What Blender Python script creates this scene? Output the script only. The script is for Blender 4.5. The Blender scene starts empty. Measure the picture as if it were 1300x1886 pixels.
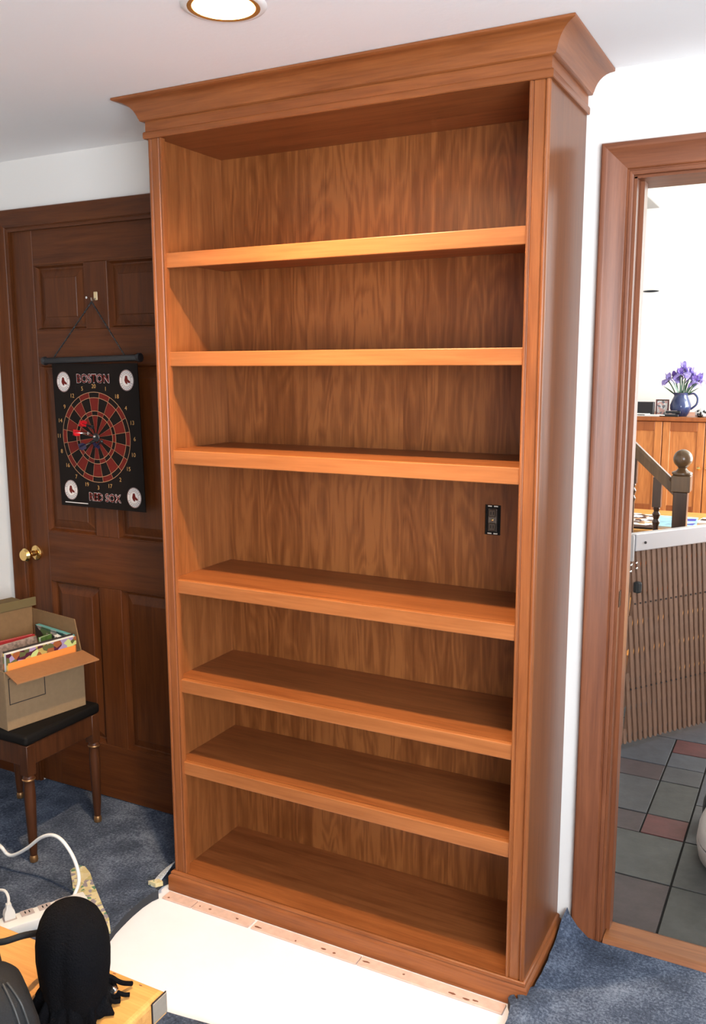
import bpy, bmesh, math, random
from mathutils import Vector, Matrix, geometry

R = math.radians
rng = random.Random(7)
scn = bpy.context.scene
COL = scn.collection

# ---------------------------------------------------------------- camera
H = 2.44          # ceiling height
W = 1.1713        # bookcase width
D = 0.3474        # bookcase depth = plane of the wall behind it
CAM = Vector((1.7703, -2.1131, 1.6907))
yaw, pitch, roll = 0.4827, -0.1612, -0.0027
fwd = Vector((-math.sin(yaw) * math.cos(pitch), math.cos(yaw) * math.cos(pitch), math.sin(pitch)))
rt0 = Vector((math.cos(yaw), math.sin(yaw), 0))
up0 = rt0.cross(fwd)
rt = rt0 * math.cos(roll) + up0 * math.sin(roll)
up = -rt0 * math.sin(roll) + up0 * math.cos(roll)
cam = bpy.data.cameras.new('camera')
cam.sensor_fit = 'VERTICAL'
cam.sensor_height = 36
cam.sensor_width = 36
cam.lens = 1643.44 / 1886 * 36
cam.clip_start = 0.02
camo = bpy.data.objects.new('camera', cam)
COL.objects.link(camo)
camo.matrix_world = Matrix(((rt.x, up.x, -fwd.x, CAM.x), (rt.y, up.y, -fwd.y, CAM.y), (rt.z, up.z, -fwd.z, CAM.z), (0, 0, 0, 1)))
scn.camera = camo

# ---------------------------------------------------------------- world, daylight, exposure
scn.view_settings.view_transform = 'Standard'
scn.view_settings.look = 'None'
scn.view_settings.gamma = 1
scn.view_settings.use_curve_mapping = False
scn.view_settings.exposure = 0.2
world = bpy.data.worlds.new('world')
scn.world = world
world.use_nodes = True
world.node_tree.nodes['Background'].inputs[0].default_value = (0.78, 0.88, 1.0, 1)
world.node_tree.nodes['Background'].inputs[1].default_value = 1.0


def area(name, loc, target, sx, sy, power, color):
    l = bpy.data.lights.new(name, 'AREA')
    l.shape = 'RECTANGLE'
    l.size, l.size_y = sx, sy
    l.energy = power
    l.color = color
    o = bpy.data.objects.new(name, l)
    COL.objects.link(o)
    o.location = loc
    d = Vector(target) - Vector(loc)
    o.rotation_euler = d.to_track_quat('-Z', 'Y').to_euler()
    return o


# daylight through the window behind the camera, and through the tall windows of the next room
area('window_daylight', (2.85, -2.45, 1.60), (1.1, 0.0, 2.9), 1.5, 1.3, 122, (0.86, 0.93, 1.0))
area('next_room_daylight', (3.35, 4.2, 1.7), (0.5, 4.6, 1.5), 1.7, 2.2, 215, (0.93, 0.97, 1.0))


# ---------------------------------------------------------------- material helpers
def new_mat(name):
    m = bpy.data.materials.new(name)
    m.use_nodes = True
    nt = m.node_tree
    return m, nt, nt.nodes['Principled BSDF']


def N(nt, kind, **kw):
    n = nt.nodes.new(kind)
    for k, v in kw.items():
        if k in n.inputs.keys() if isinstance(k, str) else False:
            n.inputs[k].default_value = v
        else:
            setattr(n, k, v)
    return n


def s2l(c):
    return tuple((x / 12.92 if x <= 0.04045 else ((x + 0.055) / 1.055) ** 2.4) for x in c)


def rgb(r, g, b):
    return s2l((r / 255, g / 255, b / 255)) + (1,)


def ramp(nt, stops):
    r = nt.nodes.new('ShaderNodeValToRGB')
    el = r.color_ramp.elements
    el[0].position, el[0].color = stops[0]
    el[1].position, el[1].color = stops[-1]
    for p, c in stops[1:-1]:
        e = el.new(p)
        e.color = c
    return r


def plain(name, col, rough=0.5, metal=0.0, spec=0.5, noise=0.0, nscale=40, bump=0.0, bscale=200, sheen=0.0):
    m, nt, b = new_mat(name)
    b.inputs['Roughness'].default_value = rough
    b.inputs['Metallic'].default_value = metal
    b.inputs['Specular IOR Level'].default_value = spec
    b.inputs['Base Color'].default_value = col
    tc = nt.nodes.new('ShaderNodeTexCoord')
    if noise > 0:
        nz = N(nt, 'ShaderNodeTexNoise')
        nz.inputs['Scale'].default_value = nscale
        nz.inputs['Detail'].default_value = 6
        nt.links.new(tc.outputs['Object'], nz.inputs['Vector'])
        lo = tuple(max(0, c * (1 - noise)) for c in col[:3]) + (1,)
        hi = tuple(min(1, c * (1 + noise)) for c in col[:3]) + (1,)
        r = ramp(nt, [(0.3, lo), (0.7, hi)])
        nt.links.new(nz.outputs['Fac'], r.inputs[0])
        nt.links.new(r.outputs[0], b.inputs['Base Color'])
    if bump > 0:
        nz = N(nt, 'ShaderNodeTexNoise')
        nz.inputs['Scale'].default_value = bscale
        nz.inputs['Detail'].default_value = 4
        nt.links.new(tc.outputs['Object'], nz.inputs['Vector'])
        bp = nt.nodes.new('ShaderNodeBump')
        bp.inputs['Strength'].default_value = bump
        bp.inputs['Distance'].default_value = 0.004
        nt.links.new(nz.outputs['Fac'], bp.inputs['Height'])
        nt.links.new(bp.outputs[0], b.inputs['Normal'])
    if sheen:
        b.inputs['Sheen Weight'].default_value = sheen
    return m


def wood(name, light, dark, axis='Z', rough=0.38, spec=0.45, leaf=0.0, freq=1.0, contrast=1.0, coat=0.0, flame=0.0):
    """grain along AXIS; LEAF: width of veneer leaves along X with a tone of their own; FLAME: cathedral figure"""
    m, nt, b = new_mat(name)
    L = nt.links.new
    tc = nt.nodes.new('ShaderNodeTexCoord')
    oi = nt.nodes.new('ShaderNodeObjectInfo')
    add = N(nt, 'ShaderNodeVectorMath', operation='ADD')
    mulr = N(nt, 'ShaderNodeMath', operation='MULTIPLY')
    mulr.inputs[1].default_value = 3.7
    L(oi.outputs['Random'], mulr.inputs[0])
    L(tc.outputs['Object'], add.inputs[0])
    L(mulr.outputs[0], add.inputs[1])
    vec = add.outputs[0]
    leafout = None
    if leaf:
        sep = nt.nodes.new('ShaderNodeSeparateXYZ')
        L(tc.outputs['Object'], sep.inputs[0])
        dv = N(nt, 'ShaderNodeMath', operation='DIVIDE')
        dv.inputs[1].default_value = leaf
        L(sep.outputs['X'], dv.inputs[0])
        fl = N(nt, 'ShaderNodeMath', operation='FLOOR')
        L(dv.outputs[0], fl.inputs[0])
        wn = N(nt, 'ShaderNodeTexWhiteNoise', noise_dimensions='1D')
        L(fl.outputs[0], wn.inputs['W'])
        leafout = wn.outputs['Value']
        sc = N(nt, 'ShaderNodeVectorMath', operation='SCALE')
        L(wn.outputs['Color'], sc.inputs[0])
        sc.inputs[3].default_value = 2.0
        a2 = N(nt, 'ShaderNodeVectorMath', operation='ADD')
        L(vec, a2.inputs[0])
        L(sc.outputs[0], a2.inputs[1])
        vec = a2.outputs[0]
    mp = nt.nodes.new('ShaderNodeMapping')
    s = [34 * freq, 34 * freq, 34 * freq]
    s['XYZ'.index(axis)] = 2.4 * freq
    mp.inputs['Scale'].default_value = s
    L(vec, mp.inputs['Vector'])
    n1 = N(nt, 'ShaderNodeTexNoise')
    n1.inputs['Scale'].default_value = 1.0
    n1.inputs['Detail'].default_value = 5
    n1.inputs['Roughness'].default_value = 0.6
    n1.inputs['Distortion'].default_value = 0.6
    L(mp.outputs[0], n1.inputs['Vector'])
    mp2 = nt.nodes.new('ShaderNodeMapping')
    s2 = [240 * freq, 240 * freq, 240 * freq]
    s2['XYZ'.index(axis)] = 9 * freq
    mp2.inputs['Scale'].default_value = s2
    L(vec, mp2.inputs['Vector'])
    n2 = N(nt, 'ShaderNodeTexNoise')
    n2.inputs['Scale'].default_value = 1.0
    n2.inputs['Detail'].default_value = 3
    L(mp2.outputs[0], n2.inputs['Vector'])
    mix = N(nt, 'ShaderNodeMath', operation='MULTIPLY_ADD')
    L(n2.outputs['Fac'], mix.inputs[0])
    mix.inputs[1].default_value = 0.38
    L(n1.outputs['Fac'], mix.inputs[2])
    val = mix.outputs[0]
    if flame:
        mp3 = nt.nodes.new('ShaderNodeMapping')
        s3 = [8.0, 8.0, 8.0]
        s3['XYZ'.index(axis)] = 1.5
        mp3.inputs['Scale'].default_value = s3
        L(vec, mp3.inputs['Vector'])
        n3 = N(nt, 'ShaderNodeTexNoise')
        n3.inputs['Scale'].default_value = 1.0
        n3.inputs['Detail'].default_value = 2
        L(mp3.outputs[0], n3.inputs['Vector'])
        k = N(nt, 'ShaderNodeMath', operation='MULTIPLY')
        k.inputs[1].default_value = 14
        L(n3.outputs['Fac'], k.inputs[0])
        fr = N(nt, 'ShaderNodeMath', operation='PINGPONG')
        fr.inputs[1].default_value = 0.5
        L(k.outputs[0], fr.inputs[0])
        ma = N(nt, 'ShaderNodeMath', operation='MULTIPLY_ADD')
        L(fr.outputs[0], ma.inputs[0])
        ma.inputs[1].default_value = flame
        L(val, ma.inputs[2])
        val = ma.outputs[0]
    if leafout is not None:
        ml = N(nt, 'ShaderNodeMath', operation='MULTIPLY_ADD')
        L(leafout, ml.inputs[0])
        ml.inputs[1].default_value = 0.16
        L(val, ml.inputs[2])
        val = ml.outputs[0]
    c = 0.69 + flame * 0.25 + (0.08 if leaf else 0)
    h = 0.24 / contrast
    r = ramp(nt, [(max(0, c - h), dark), (c, tuple((x + y) / 2 for x, y in zip(light, dark))), (min(1, c + h), light)])
    L(val, r.inputs[0])
    L(r.outputs[0], b.inputs['Base Color'])
    b.inputs['Roughness'].default_value = rough
    b.inputs['Specular IOR Level'].default_value = spec
    b.inputs['Coat Weight'].default_value = coat
    b.inputs['Coat Roughness'].default_value = 0.2
    bp = nt.nodes.new('ShaderNodeBump')
    bp.inputs['Strength'].default_value = 0.06
    bp.inputs['Distance'].default_value = 0.002
    L(n2.outputs['Fac'], bp.inputs['Height'])
    L(bp.outputs[0], b.inputs['Normal'])
    return m


CH_L, CH_D = (0.32, 0.102, 0.029, 1), (0.175, 0.048, 0.012, 1)
M = {}
M['cherry_v'] = wood('cherry_vertical', CH_L, CH_D, 'Z')
M['cherry_h'] = wood('cherry_horizontal', CH_L, CH_D, 'X', flame=0.12)
M['cherry_y'] = wood('cherry_depthwise', CH_L, CH_D, 'Y')
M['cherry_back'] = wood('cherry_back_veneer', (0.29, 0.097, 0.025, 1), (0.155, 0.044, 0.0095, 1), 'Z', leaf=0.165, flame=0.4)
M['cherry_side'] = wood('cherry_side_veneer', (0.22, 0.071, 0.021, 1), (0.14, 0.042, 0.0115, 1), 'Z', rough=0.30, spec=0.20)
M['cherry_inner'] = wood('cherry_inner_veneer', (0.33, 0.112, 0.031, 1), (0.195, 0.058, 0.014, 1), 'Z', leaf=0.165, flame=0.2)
M['cherry_nose'] = wood('cherry_nosing', (0.42, 0.145, 0.044, 1), (0.27, 0.085, 0.022, 1), 'X', freq=0.8)
M['door_v'] = wood('stained_fir_vertical', (0.125, 0.036, 0.008, 1), (0.062, 0.0155, 0.0033, 1), 'Z', rough=0.42, spec=0.25)
M['door_h'] = wood('stained_fir_horizontal', (0.125, 0.036, 0.008, 1), (0.062, 0.0155, 0.0033, 1), 'X', rough=0.42, spec=0.25)
M['case_v'] = wood('oiled_casing_vertical', (0.25, 0.080, 0.030, 1), (0.135, 0.038, 0.013, 1), 'Z', rough=0.42)
M['case_h'] = wood('oiled_casing_horizontal', (0.25, 0.080, 0.030, 1), (0.135, 0.038, 0.013, 1), 'X', rough=0.42)
M['thresh'] = wood('threshold_oak', (0.36, 0.130, 0.042, 1), (0.19, 0.06, 0.018, 1), 'X', rough=0.4)
M['pine'] = wood('honey_pine', (0.78, 0.40, 0.12, 1), (0.56, 0.235, 0.055, 1), 'X', rough=0.4)
M['walnut'] = wood('dark_mahogany', (0.085, 0.027, 0.009, 1), (0.035, 0.011, 0.004, 1), 'Z', rough=0.45, spec=0.3)
M['far_wood_v'] = wood('honey_cherry_cabinet', (0.40, 0.125, 0.032, 1), (0.25, 0.07, 0.017, 1), 'Z', rough=0.4)
M['far_wood_l'] = wood('light_cherry_cabinet', (0.66, 0.26, 0.075, 1), (0.42, 0.14, 0.036, 1), 'Z', rough=0.4, flame=0.25)
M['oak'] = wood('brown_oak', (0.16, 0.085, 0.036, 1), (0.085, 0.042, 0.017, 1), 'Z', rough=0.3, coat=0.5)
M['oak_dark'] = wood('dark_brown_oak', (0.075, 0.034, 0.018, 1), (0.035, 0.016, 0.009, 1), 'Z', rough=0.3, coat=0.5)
M['slat'] = wood('weathered_gate_slat', (0.26, 0.145, 0.095, 1), (0.15, 0.080, 0.050, 1), 'Z', rough=0.5)
M['wall'] = plain('warm_white_paint', (0.82, 0.79, 0.75, 1), 0.7, bump=0.05, bscale=120)
M['ceil'] = plain('ceiling_white_paint', (0.90, 0.89, 0.89, 1), 0.8, bump=0.08, bscale=90)
M['ceil_shade'] = plain('painted_ceiling_shade', (0.33, 0.32, 0.30, 1), 0.8)  # grey stands in for shade on the far ceiling
M['white'] = plain('white_plastic', (0.85, 0.85, 0.83, 1), 0.35)
M['whitegrey'] = plain('pale_grey_plastic', (0.5, 0.42, 0.40, 1), 0.4)
M['dark'] = plain('black_plastic', (0.012, 0.012, 0.014, 1), 0.4)
M['void'] = plain('dark_cavity', (0.006, 0.005, 0.005, 1), 0.9)
M['blackvinyl'] = plain('black_vinyl_print', (0.009, 0.006, 0.005, 1), 0.6, spec=0.12)
M['redprint'] = plain('dark_red_print', (0.135, 0.012, 0.008, 1), 0.6, spec=0.15)
M['wireprint'] = plain('tan_line_print', (0.45, 0.24, 0.12, 1), 0.5)
M['whiteprint'] = plain('white_print', (0.75, 0.70, 0.66, 1), 0.5)
M['goldprint'] = plain('gold_print', (0.55, 0.30, 0.09, 1), 0.5)
M['pinkprint'] = plain('white_outline_print', (0.75, 0.64, 0.64, 1), 0.5)
M['navy'] = plain('navy_flight', (0.012, 0.012, 0.05, 1), 0.5)
M['redflight'] = plain('bright_red_flight', (0.55, 0.012, 0.02, 1), 0.4)
M['silver'] = plain('polished_silver', (0.8, 0.8, 0.78, 1), 0.22, 1.0)
M['brass'] = plain('polished_brass', (0.85, 0.58, 0.22, 1), 0.16, 1.0)
M['gold'] = plain('gold_reflector', (0.9, 0.66, 0.36, 1), 0.3, 1.0)
M['alu'] = plain('anodised_aluminium', (0.62, 0.60, 0.62, 1), 0.45, 0.6)
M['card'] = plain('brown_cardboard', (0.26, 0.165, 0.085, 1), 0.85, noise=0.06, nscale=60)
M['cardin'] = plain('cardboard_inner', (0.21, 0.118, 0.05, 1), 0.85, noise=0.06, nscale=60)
M['cardorange'] = plain('cardboard_flap', (0.31, 0.135, 0.05, 1), 0.8, noise=0.06, nscale=60)
M['ink'] = plain('black_marker_line', (0.02, 0.012, 0.01, 1), 0.7)
M['seat'] = plain('black_leatherette', (0.006, 0.005, 0.0045, 1), 0.7, spec=0.15)
M['oldbrass'] = plain('dull_old_brass', (0.32, 0.17, 0.07, 1), 0.4, 0.8)
M['fleece'] = plain('black_fleece', (0.0042, 0.0042, 0.0052, 1), 0.98, bump=0.9, bscale=260, spec=0.08)
M['nylon'] = plain('black_nylon', (0.0105, 0.0105, 0.0115, 1), 0.7, bump=0.4, bscale=700, spec=0.3)
M['subfloor'] = plain('bare_pale_subfloor', (0.84, 0.84, 0.88, 1), 0.85, noise=0.03, nscale=6)
M['tack'] = plain('pale_pink_softwood', (0.66, 0.45, 0.36, 1), 0.8, noise=0.10, nscale=50)
M['stain'] = plain('rust_stain', (0.20, 0.075, 0.04, 1), 0.8)
M['backing'] = plain('woven_carpet_backing', (0.55, 0.60, 0.66, 1), 0.9, noise=0.5, nscale=160)
M['glass_jug'] = plain('glazed_blue_pottery', (0.035, 0.05, 0.13, 1), 0.15, spec=0.7)
M['petal'] = plain('lilac_petal', (0.46, 0.38, 0.78, 1), 0.6, noise=0.4, nscale=60)
M['petal_d'] = plain('violet_petal', (0.30, 0.20, 0.58, 1), 0.6, noise=0.4, nscale=60)
M['leafg'] = plain('iris_green', (0.05, 0.13, 0.06, 1), 0.5)
M['leafpale'] = plain('pale_iris_green', (0.45, 0.60, 0.48, 1), 0.5)
M['canister'] = plain('warm_grey_plastic', (0.36, 0.31, 0.285, 1), 0.45)
M['rubber'] = plain('black_rubber', (0.010, 0.010, 0.010, 1), 0.7)
M['plate'] = plain('grey_plate', (0.30, 0.25, 0.20, 1), 0.7, noise=0.05, nscale=100)
M['paper'] = plain('white_paper', (0.84, 0.83, 0.80, 1), 0.7)
M['teal'] = plain('teal_cover', (0.12, 0.36, 0.36, 1), 0.5, noise=0.25, nscale=70)
M['bluecover'] = plain('pale_blue_cover', (0.30, 0.62, 0.80, 1), 0.4, noise=0.4, nscale=18)
M['royal'] = plain('royal_blue_print', (0.03, 0.05, 0.40, 1), 0.4)
M['greenc'] = plain('green_cover', (0.08, 0.17, 0.04, 1), 0.5, noise=0.4, nscale=60)
M['greyc'] = plain('grey_cover', (0.28, 0.21, 0.18, 1), 0.5, noise=0.5, nscale=80)
M['yellowc'] = plain('yellow_print', (0.62, 0.46, 0.12, 1), 0.5)
M['redc'] = plain('red_print', (0.38, 0.02, 0.025, 1), 0.5)
M['orangec'] = plain('orange_print', (0.80, 0.26, 0.055, 1), 0.5)


def collage(name, scale, cols):
    m, nt, b = new_mat(name)
    tc = nt.nodes.new('ShaderNodeTexCoord')
    v = N(nt, 'ShaderNodeTexVoronoi')
    v.inputs['Scale'].default_value = scale
    nt.links.new(tc.outputs['Object'], v.inputs['Vector'])
    sp = nt.nodes.new('ShaderNodeSeparateColor')
    nt.links.new(v.outputs['Color'], sp.inputs[0])
    r = ramp(nt, [(i / len(cols), c) for i, c in enumerate(cols)])
    r.color_ramp.interpolation = 'CONSTANT'
    nt.links.new(sp.outputs[0], r.inputs[0])
    nt.links.new(r.outputs[0], b.inputs['Base Color'])
    b.inputs['Roughness'].default_value = 0.4
    return m


M['collage'] = collage('printed_picture_cover', 55, [(0.07, 0.01, 0.03, 1), (0.45, 0.33, 0.10, 1), (0.33, 0.25, 0.42, 1), (0.50, 0.58, 0.22, 1), (0.30, 0.09, 0.03, 1), (0.10, 0.11, 0.04, 1)])
M['news'] = collage('printed_newspaper', 26, [(0.8, 0.8, 0.8, 1), (0.05, 0.04, 0.04, 1), (0.82, 0.82, 0.80, 1), (0.75, 0.40, 0.2, 1), (0.8, 0.8, 0.82, 1)])
M['foam'] = collage('rebond_foam', 75, [(0.62, 0.52, 0.26, 1), (0.70, 0.62, 0.36, 1), (0.50, 0.44, 0.20, 1), (0.66, 0.55, 0.30, 1), (0.72, 0.66, 0.42, 1), (0.10, 0.24, 0.14, 1), (0.66, 0.58, 0.36, 1), (0.30, 0.26, 0.30, 1)])
M['pinkcover'] = collage('pink_brown_cover', 30, [(.34, .20, .16, 1), (.42, .33, .28, 1), (.03, .02, .02, 1), (.50, .40, .36, 1), (.10, .16, .06, 1)])
M['photo'] = collage('snapshot_print', 60, [(0.75, 0.70, 0.68, 1), (0.70, 0.40, 0.36, 1), (0.20, 0.20, 0.22, 1), (0.80, 0.78, 0.78, 1)])


def carpet_mat():
    m, nt, b = new_mat('blue_grey_cut_pile')
    L = nt.links.new
    tc = nt.nodes.new('ShaderNodeTexCoord')
    n1 = N(nt, 'ShaderNodeTexNoise'); n1.inputs['Scale'].default_value = 9; n1.inputs['Detail'].default_value = 4
    n2 = N(nt, 'ShaderNodeTexNoise'); n2.inputs['Scale'].default_value = 130; n2.inputs['Detail'].default_value = 5; n2.inputs['Roughness'].default_value = 0.75
    for n in (n1, n2):
        L(tc.outputs['Object'], n.inputs['Vector'])
    ma = N(nt, 'ShaderNodeMath', operation='MULTIPLY_ADD')
    L(n2.outputs['Fac'], ma.inputs[0]); ma.inputs[1].default_value = 0.9
    ml = N(nt, 'ShaderNodeMath', operation='MULTIPLY'); ml.inputs[1].default_value = 0.55
    L(n1.outputs['Fac'], ml.inputs[0])
    L(ml.outputs[0], ma.inputs[2])
    r = ramp(nt, [(0.48, (0.022, 0.028, 0.042, 1)), (0.72, (0.080, 0.102, 0.150, 1)), (0.95, (0.24, 0.285, 0.37, 1))])
    L(ma.outputs[0], r.inputs[0])
    L(r.outputs[0], b.inputs['Base Color'])
    b.inputs['Roughness'].default_value = 1.0
    b.inputs['Specular IOR Level'].default_value = 0.1
    bp = nt.nodes.new('ShaderNodeBump'); bp.inputs['Strength'].default_value = 0.9; bp.inputs['Distance'].default_value = 0.006
    L(n2.outputs['Fac'], bp.inputs['Height'])
    L(bp.outputs[0], b.inputs['Normal'])
    return m


M['carpet'] = carpet_mat()


def slate(name, c):
    m, nt, b = new_mat(name)
    L = nt.links.new
    tc = nt.nodes.new('ShaderNodeTexCoord')
    oi = nt.nodes.new('ShaderNodeObjectInfo')
    ad = N(nt, 'ShaderNodeVectorMath', operation='ADD')
    L(tc.outputs['Object'], ad.inputs[0]); L(oi.outputs['Random'], ad.inputs[1])
    n = N(nt, 'ShaderNodeTexNoise'); n.inputs['Scale'].default_value = 16; n.inputs['Detail'].default_value = 8; n.inputs['Roughness'].default_value = 0.7
    L(ad.outputs[0], n.inputs['Vector'])
    r = ramp(nt, [(0.3, tuple(x * 0.72 for x in c) + (1,)), (0.7, tuple(x * 1.25 for x in c) + (1,))])
    L(n.outputs['Fac'], r.inputs[0]); L(r.outputs[0], b.inputs['Base Color'])
    b.inputs['Roughness'].default_value = 0.55
    bp = nt.nodes.new('ShaderNodeBump'); bp.inputs['Strength'].default_value = 0.35; bp.inputs['Distance'].default_value = 0.004
    L(n.outputs['Fac'], bp.inputs['Height']); L(bp.outputs[0], b.inputs['Normal'])
    return m


M['slate_grey'] = slate('grey_slate', (0.052, 0.051, 0.054))
M['slate_blue'] = slate('blue_grey_slate', (0.056, 0.059, 0.068))
M['slate_green'] = slate('green_grey_slate', (0.050, 0.050, 0.047))
M['slate_red'] = slate('red_slate', (0.085, 0.025, 0.023))
M['slate_plum'] = slate('plum_slate', (0.048, 0.033, 0.034))
M['grout'] = plain('dark_grout', (0.022, 0.020, 0.019, 1), 1.0, spec=0.05)


def emit(name, col, k):
    m, nt, b = new_mat(name)
    b.inputs['Base Color'].default_value = (1, 1, 1, 1)
    b.inputs['Emission Color'].default_value = col
    b.inputs['Emission Strength'].default_value = k
    return m


M['bulb'] = emit('lit_warm_bulb', (1.0, 0.72, 0.43, 1), 2700)


# ---------------------------------------------------------------- mesh helpers
def BM():
    return bmesh.new()


def box(bm, x0, x1, y0, y1, z0, z1, bev=0.0, seg=1):
    vs = [bm.verts.new(p) for p in ((x0, y0, z0), (x1, y0, z0), (x1, y1, z0), (x0, y1, z0), (x0, y0, z1), (x1, y0, z1), (x1, y1, z1), (x0, y1, z1))]
    fs = [bm.faces.new([vs[i] for i in f]) for f in ((0, 3, 2, 1), (4, 5, 6, 7), (0, 1, 5, 4), (1, 2, 6, 5), (2, 3, 7, 6), (3, 0, 4, 7))]
    if bev > 0:
        es = list({e for f in fs for e in f.edges})
        bmesh.ops.bevel(bm, geom=es, offset=bev, segments=seg, profile=0.5, affect='EDGES')
    return bm


def boxbm(*a, **k):
    return box(BM(), *a, **k)


def loft(bm, rings, cap=True, closed=True):
    rr = [[bm.verts.new(p) for p in ring] for ring in rings]
    n = len(rr[0])
    for a, b in zip(rr, rr[1:]):
        for i in range(n if closed else n - 1):
            j = (i + 1) % n
            bm.faces.new((a[i], a[j], b[j], b[i]))
    if cap and closed:
        bm.faces.new(list(reversed(rr[0])))
        bm.faces.new(rr[-1])
    return rr


def lathe(bm, prof, cx=0, cy=0, seg=20, cap=True):
    rings = [[(cx + r * math.cos(2 * math.pi * i / seg), cy + r * math.sin(2 * math.pi * i / seg), z) for i in range(seg)] for r, z in prof]
    return loft(bm, rings, cap)


def lathe_dir(bm, prof, origin, d, seg=16):
    """lathe along direction d: prof = (radius, distance)"""
    d = Vector(d).normalized()
    a = d.orthogonal().normalized()
    b = d.cross(a)
    o = Vector(origin)
    return loft(bm, [[o + d * t + a * (r * math.cos(2 * math.pi * i / seg)) + b * (r * math.sin(2 * math.pi * i / seg)) for i in range(seg)] for r, t in prof])


def catmull(pts, n=8):
    P = [Vector(p) for p in pts]
    P = [P[0] * 2 - P[1]] + P + [P[-1] * 2 - P[-2]]
    out = []
    for i in range(1, len(P) - 2):
        for k in range(n):
            t = k / n
            a, b, c, d = P[i - 1], P[i], P[i + 1], P[i + 2]
            out.append(0.5 * ((2 * b) + (c - a) * t + (2 * a - 5 * b + 4 * c - d) * t * t + (3 * b - a - 3 * c + d) * t ** 3))
    out.append(P[-2].copy())
    return out


def tube(bm, pts, r, seg=8, smooth=0):
    P = catmull(pts, smooth) if smooth else [Vector(p) for p in pts]
    rr = r if callable(r) else (lambda t: r)
    rings = []
    ref = None
    for i, p in enumerate(P):
        t = (P[min(i + 1, len(P) - 1)] - P[max(i - 1, 0)]).normalized()
        if ref is None:
            ref = t.orthogonal().normalized()
        ref = (ref - t * ref.dot(t)).normalized()
        b = t.cross(ref)
        q = rr(i / (len(P) - 1))
        rings.append([p + ref * (q * math.cos(2 * math.pi * k / seg)) + b * (q * math.sin(2 * math.pi * k / seg)) for k in range(seg)])
    loft(bm, rings)
    return bm


def prism(bm, poly, axis, a, b):
    """extrude a 2-D polygon along an axis between a and b; poly gives the two other coordinates in xyz order"""
    def P(u, v, w):
        return {'X': (w, u, v), 'Y': (u, w, v), 'Z': (u, v, w)}[axis]
    loft(bm, [[P(u, v, a) for u, v in poly], [P(u, v, b) for u, v in poly]])
    return bm


def obj(name, bm, mat, parent=None, smooth=False, bevel=0.0):
    bmesh.ops.recalc_face_normals(bm, faces=bm.faces[:])
    me = bpy.data.meshes.new(name)
    bm.to_mesh(me)
    bm.free()
    me.materials.append(M[mat] if isinstance(mat, str) else mat)
    if smooth:
        for p in me.polygons:
            p.use_smooth = True
        if smooth != 'all':
            me.set_sharp_from_angle(angle=R(40))
    o = bpy.data.objects.new(name, me)
    COL.objects.link(o)
    if parent:
        o.parent = parent
    return o


def thing(name, label, cat, loc=(0, 0, 0), rotz=0.0, group=None):
    o = bpy.data.objects.new(name, None)
    COL.objects.link(o)
    o.empty_display_size = 0.05
    o.location = loc
    o.rotation_euler = (0, 0, rotz)
    o['label'] = label
    o['category'] = cat
    if group:
        o['group'] = group
    return o


def tag(o, label, cat, group=None):
    o['label'] = label
    o['category'] = cat
    if group:
        o['group'] = group
    return o


def struct(name, bm, mat, label, cat, parent=None):
    o = obj(name, bm, mat, parent)
    if not parent:
        o['kind'] = 'structure'
        tag(o, label, cat)
    return o


def struct_root(name, label, cat, loc=(0, 0, 0)):
    o = thing(name, label, cat, loc)
    o['kind'] = 'structure'
    return o


def dup(root, loc=None, label=None):
    r = root.copy()
    COL.objects.link(r)
    if loc:
        r.location = loc
    if label:
        r['label'] = label
    for ch in list(root.children):
        c = ch.copy()
        COL.objects.link(c)
        c.parent = r
        for g in list(ch.children):
            d = g.copy()
            COL.objects.link(d)
            d.parent = c
    return r


def text_bm(s, size, to_world, thick=0.0):
    """flat lettering as mesh; to_world maps (u, v) centred text coordinates to a point"""
    cu = bpy.data.curves.new('lettering', 'FONT')
    cu.body = s
    cu.size = size
    cu.align_x = 'CENTER'
    cu.align_y = 'CENTER'
    cu.resolution_u = 3
    o = bpy.data.objects.new('lettering', cu)
    COL.objects.link(o)
    dg = bpy.context.evaluated_depsgraph_get()
    dg.update()
    me = bpy.data.meshes.new_from_object(o.evaluated_get(dg))
    bm = BM()
    bm.from_mesh(me)
    bpy.data.objects.remove(o)
    bpy.data.curves.remove(cu)
    bpy.data.meshes.remove(me)
    for v in bm.verts:
        v.co = Vector(to_world(v.co.x, v.co.y))
    return bm


def merge(bm, other):
    me = bpy.data.meshes.new('tmp')
    other.to_mesh(me)
    other.free()
    bm.from_mesh(me)
    bpy.data.meshes.remove(me)


# ---------------------------------------------------------------- the room shell
WT = 0.15           # wall thickness
DX0, DX1, DZ = -0.962, -0.13, 2.195      # opening of the closed door
OX0, OX1, OZ = 1.303, 2.16, 2.170        # opening of the doorway
XL, XR, YF = -1.75, 3.9, -2.6
bm = BM()
for a in ((XL, DX0, 0, H), (DX0, DX1, DZ, H), (DX1, OX0, 0, H), (OX0, OX1, OZ, H), (OX1, XR, 0, H)):
    box(bm, a[0], a[1], D, D + WT, a[2], a[3])
struct('wall_back', bm, 'wall', 'white painted wall behind the tall bookcase with two doorways', 'wall')
struct('wall_left', boxbm(XL - .1, XL, YF, D + WT, 0, H), 'wall', 'white side wall beyond the panelled door', 'wall')
struct('wall_right', boxbm(XR, XR + .1, YF, D + WT, 0, H), 'wall', 'white side wall past the open doorway', 'wall')
bm = BM()
for a in ((XL, 1.9, 0, H), (3.8, XR, 0, H), (1.9, 3.8, 0, .85), (1.9, 3.8, 2.25, H)):
    box(bm, a[0], a[1], YF - .1, YF, a[2], a[3])
struct('wall_front', bm, 'wall', 'white wall with a window facing the bookcase', 'wall')
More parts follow.
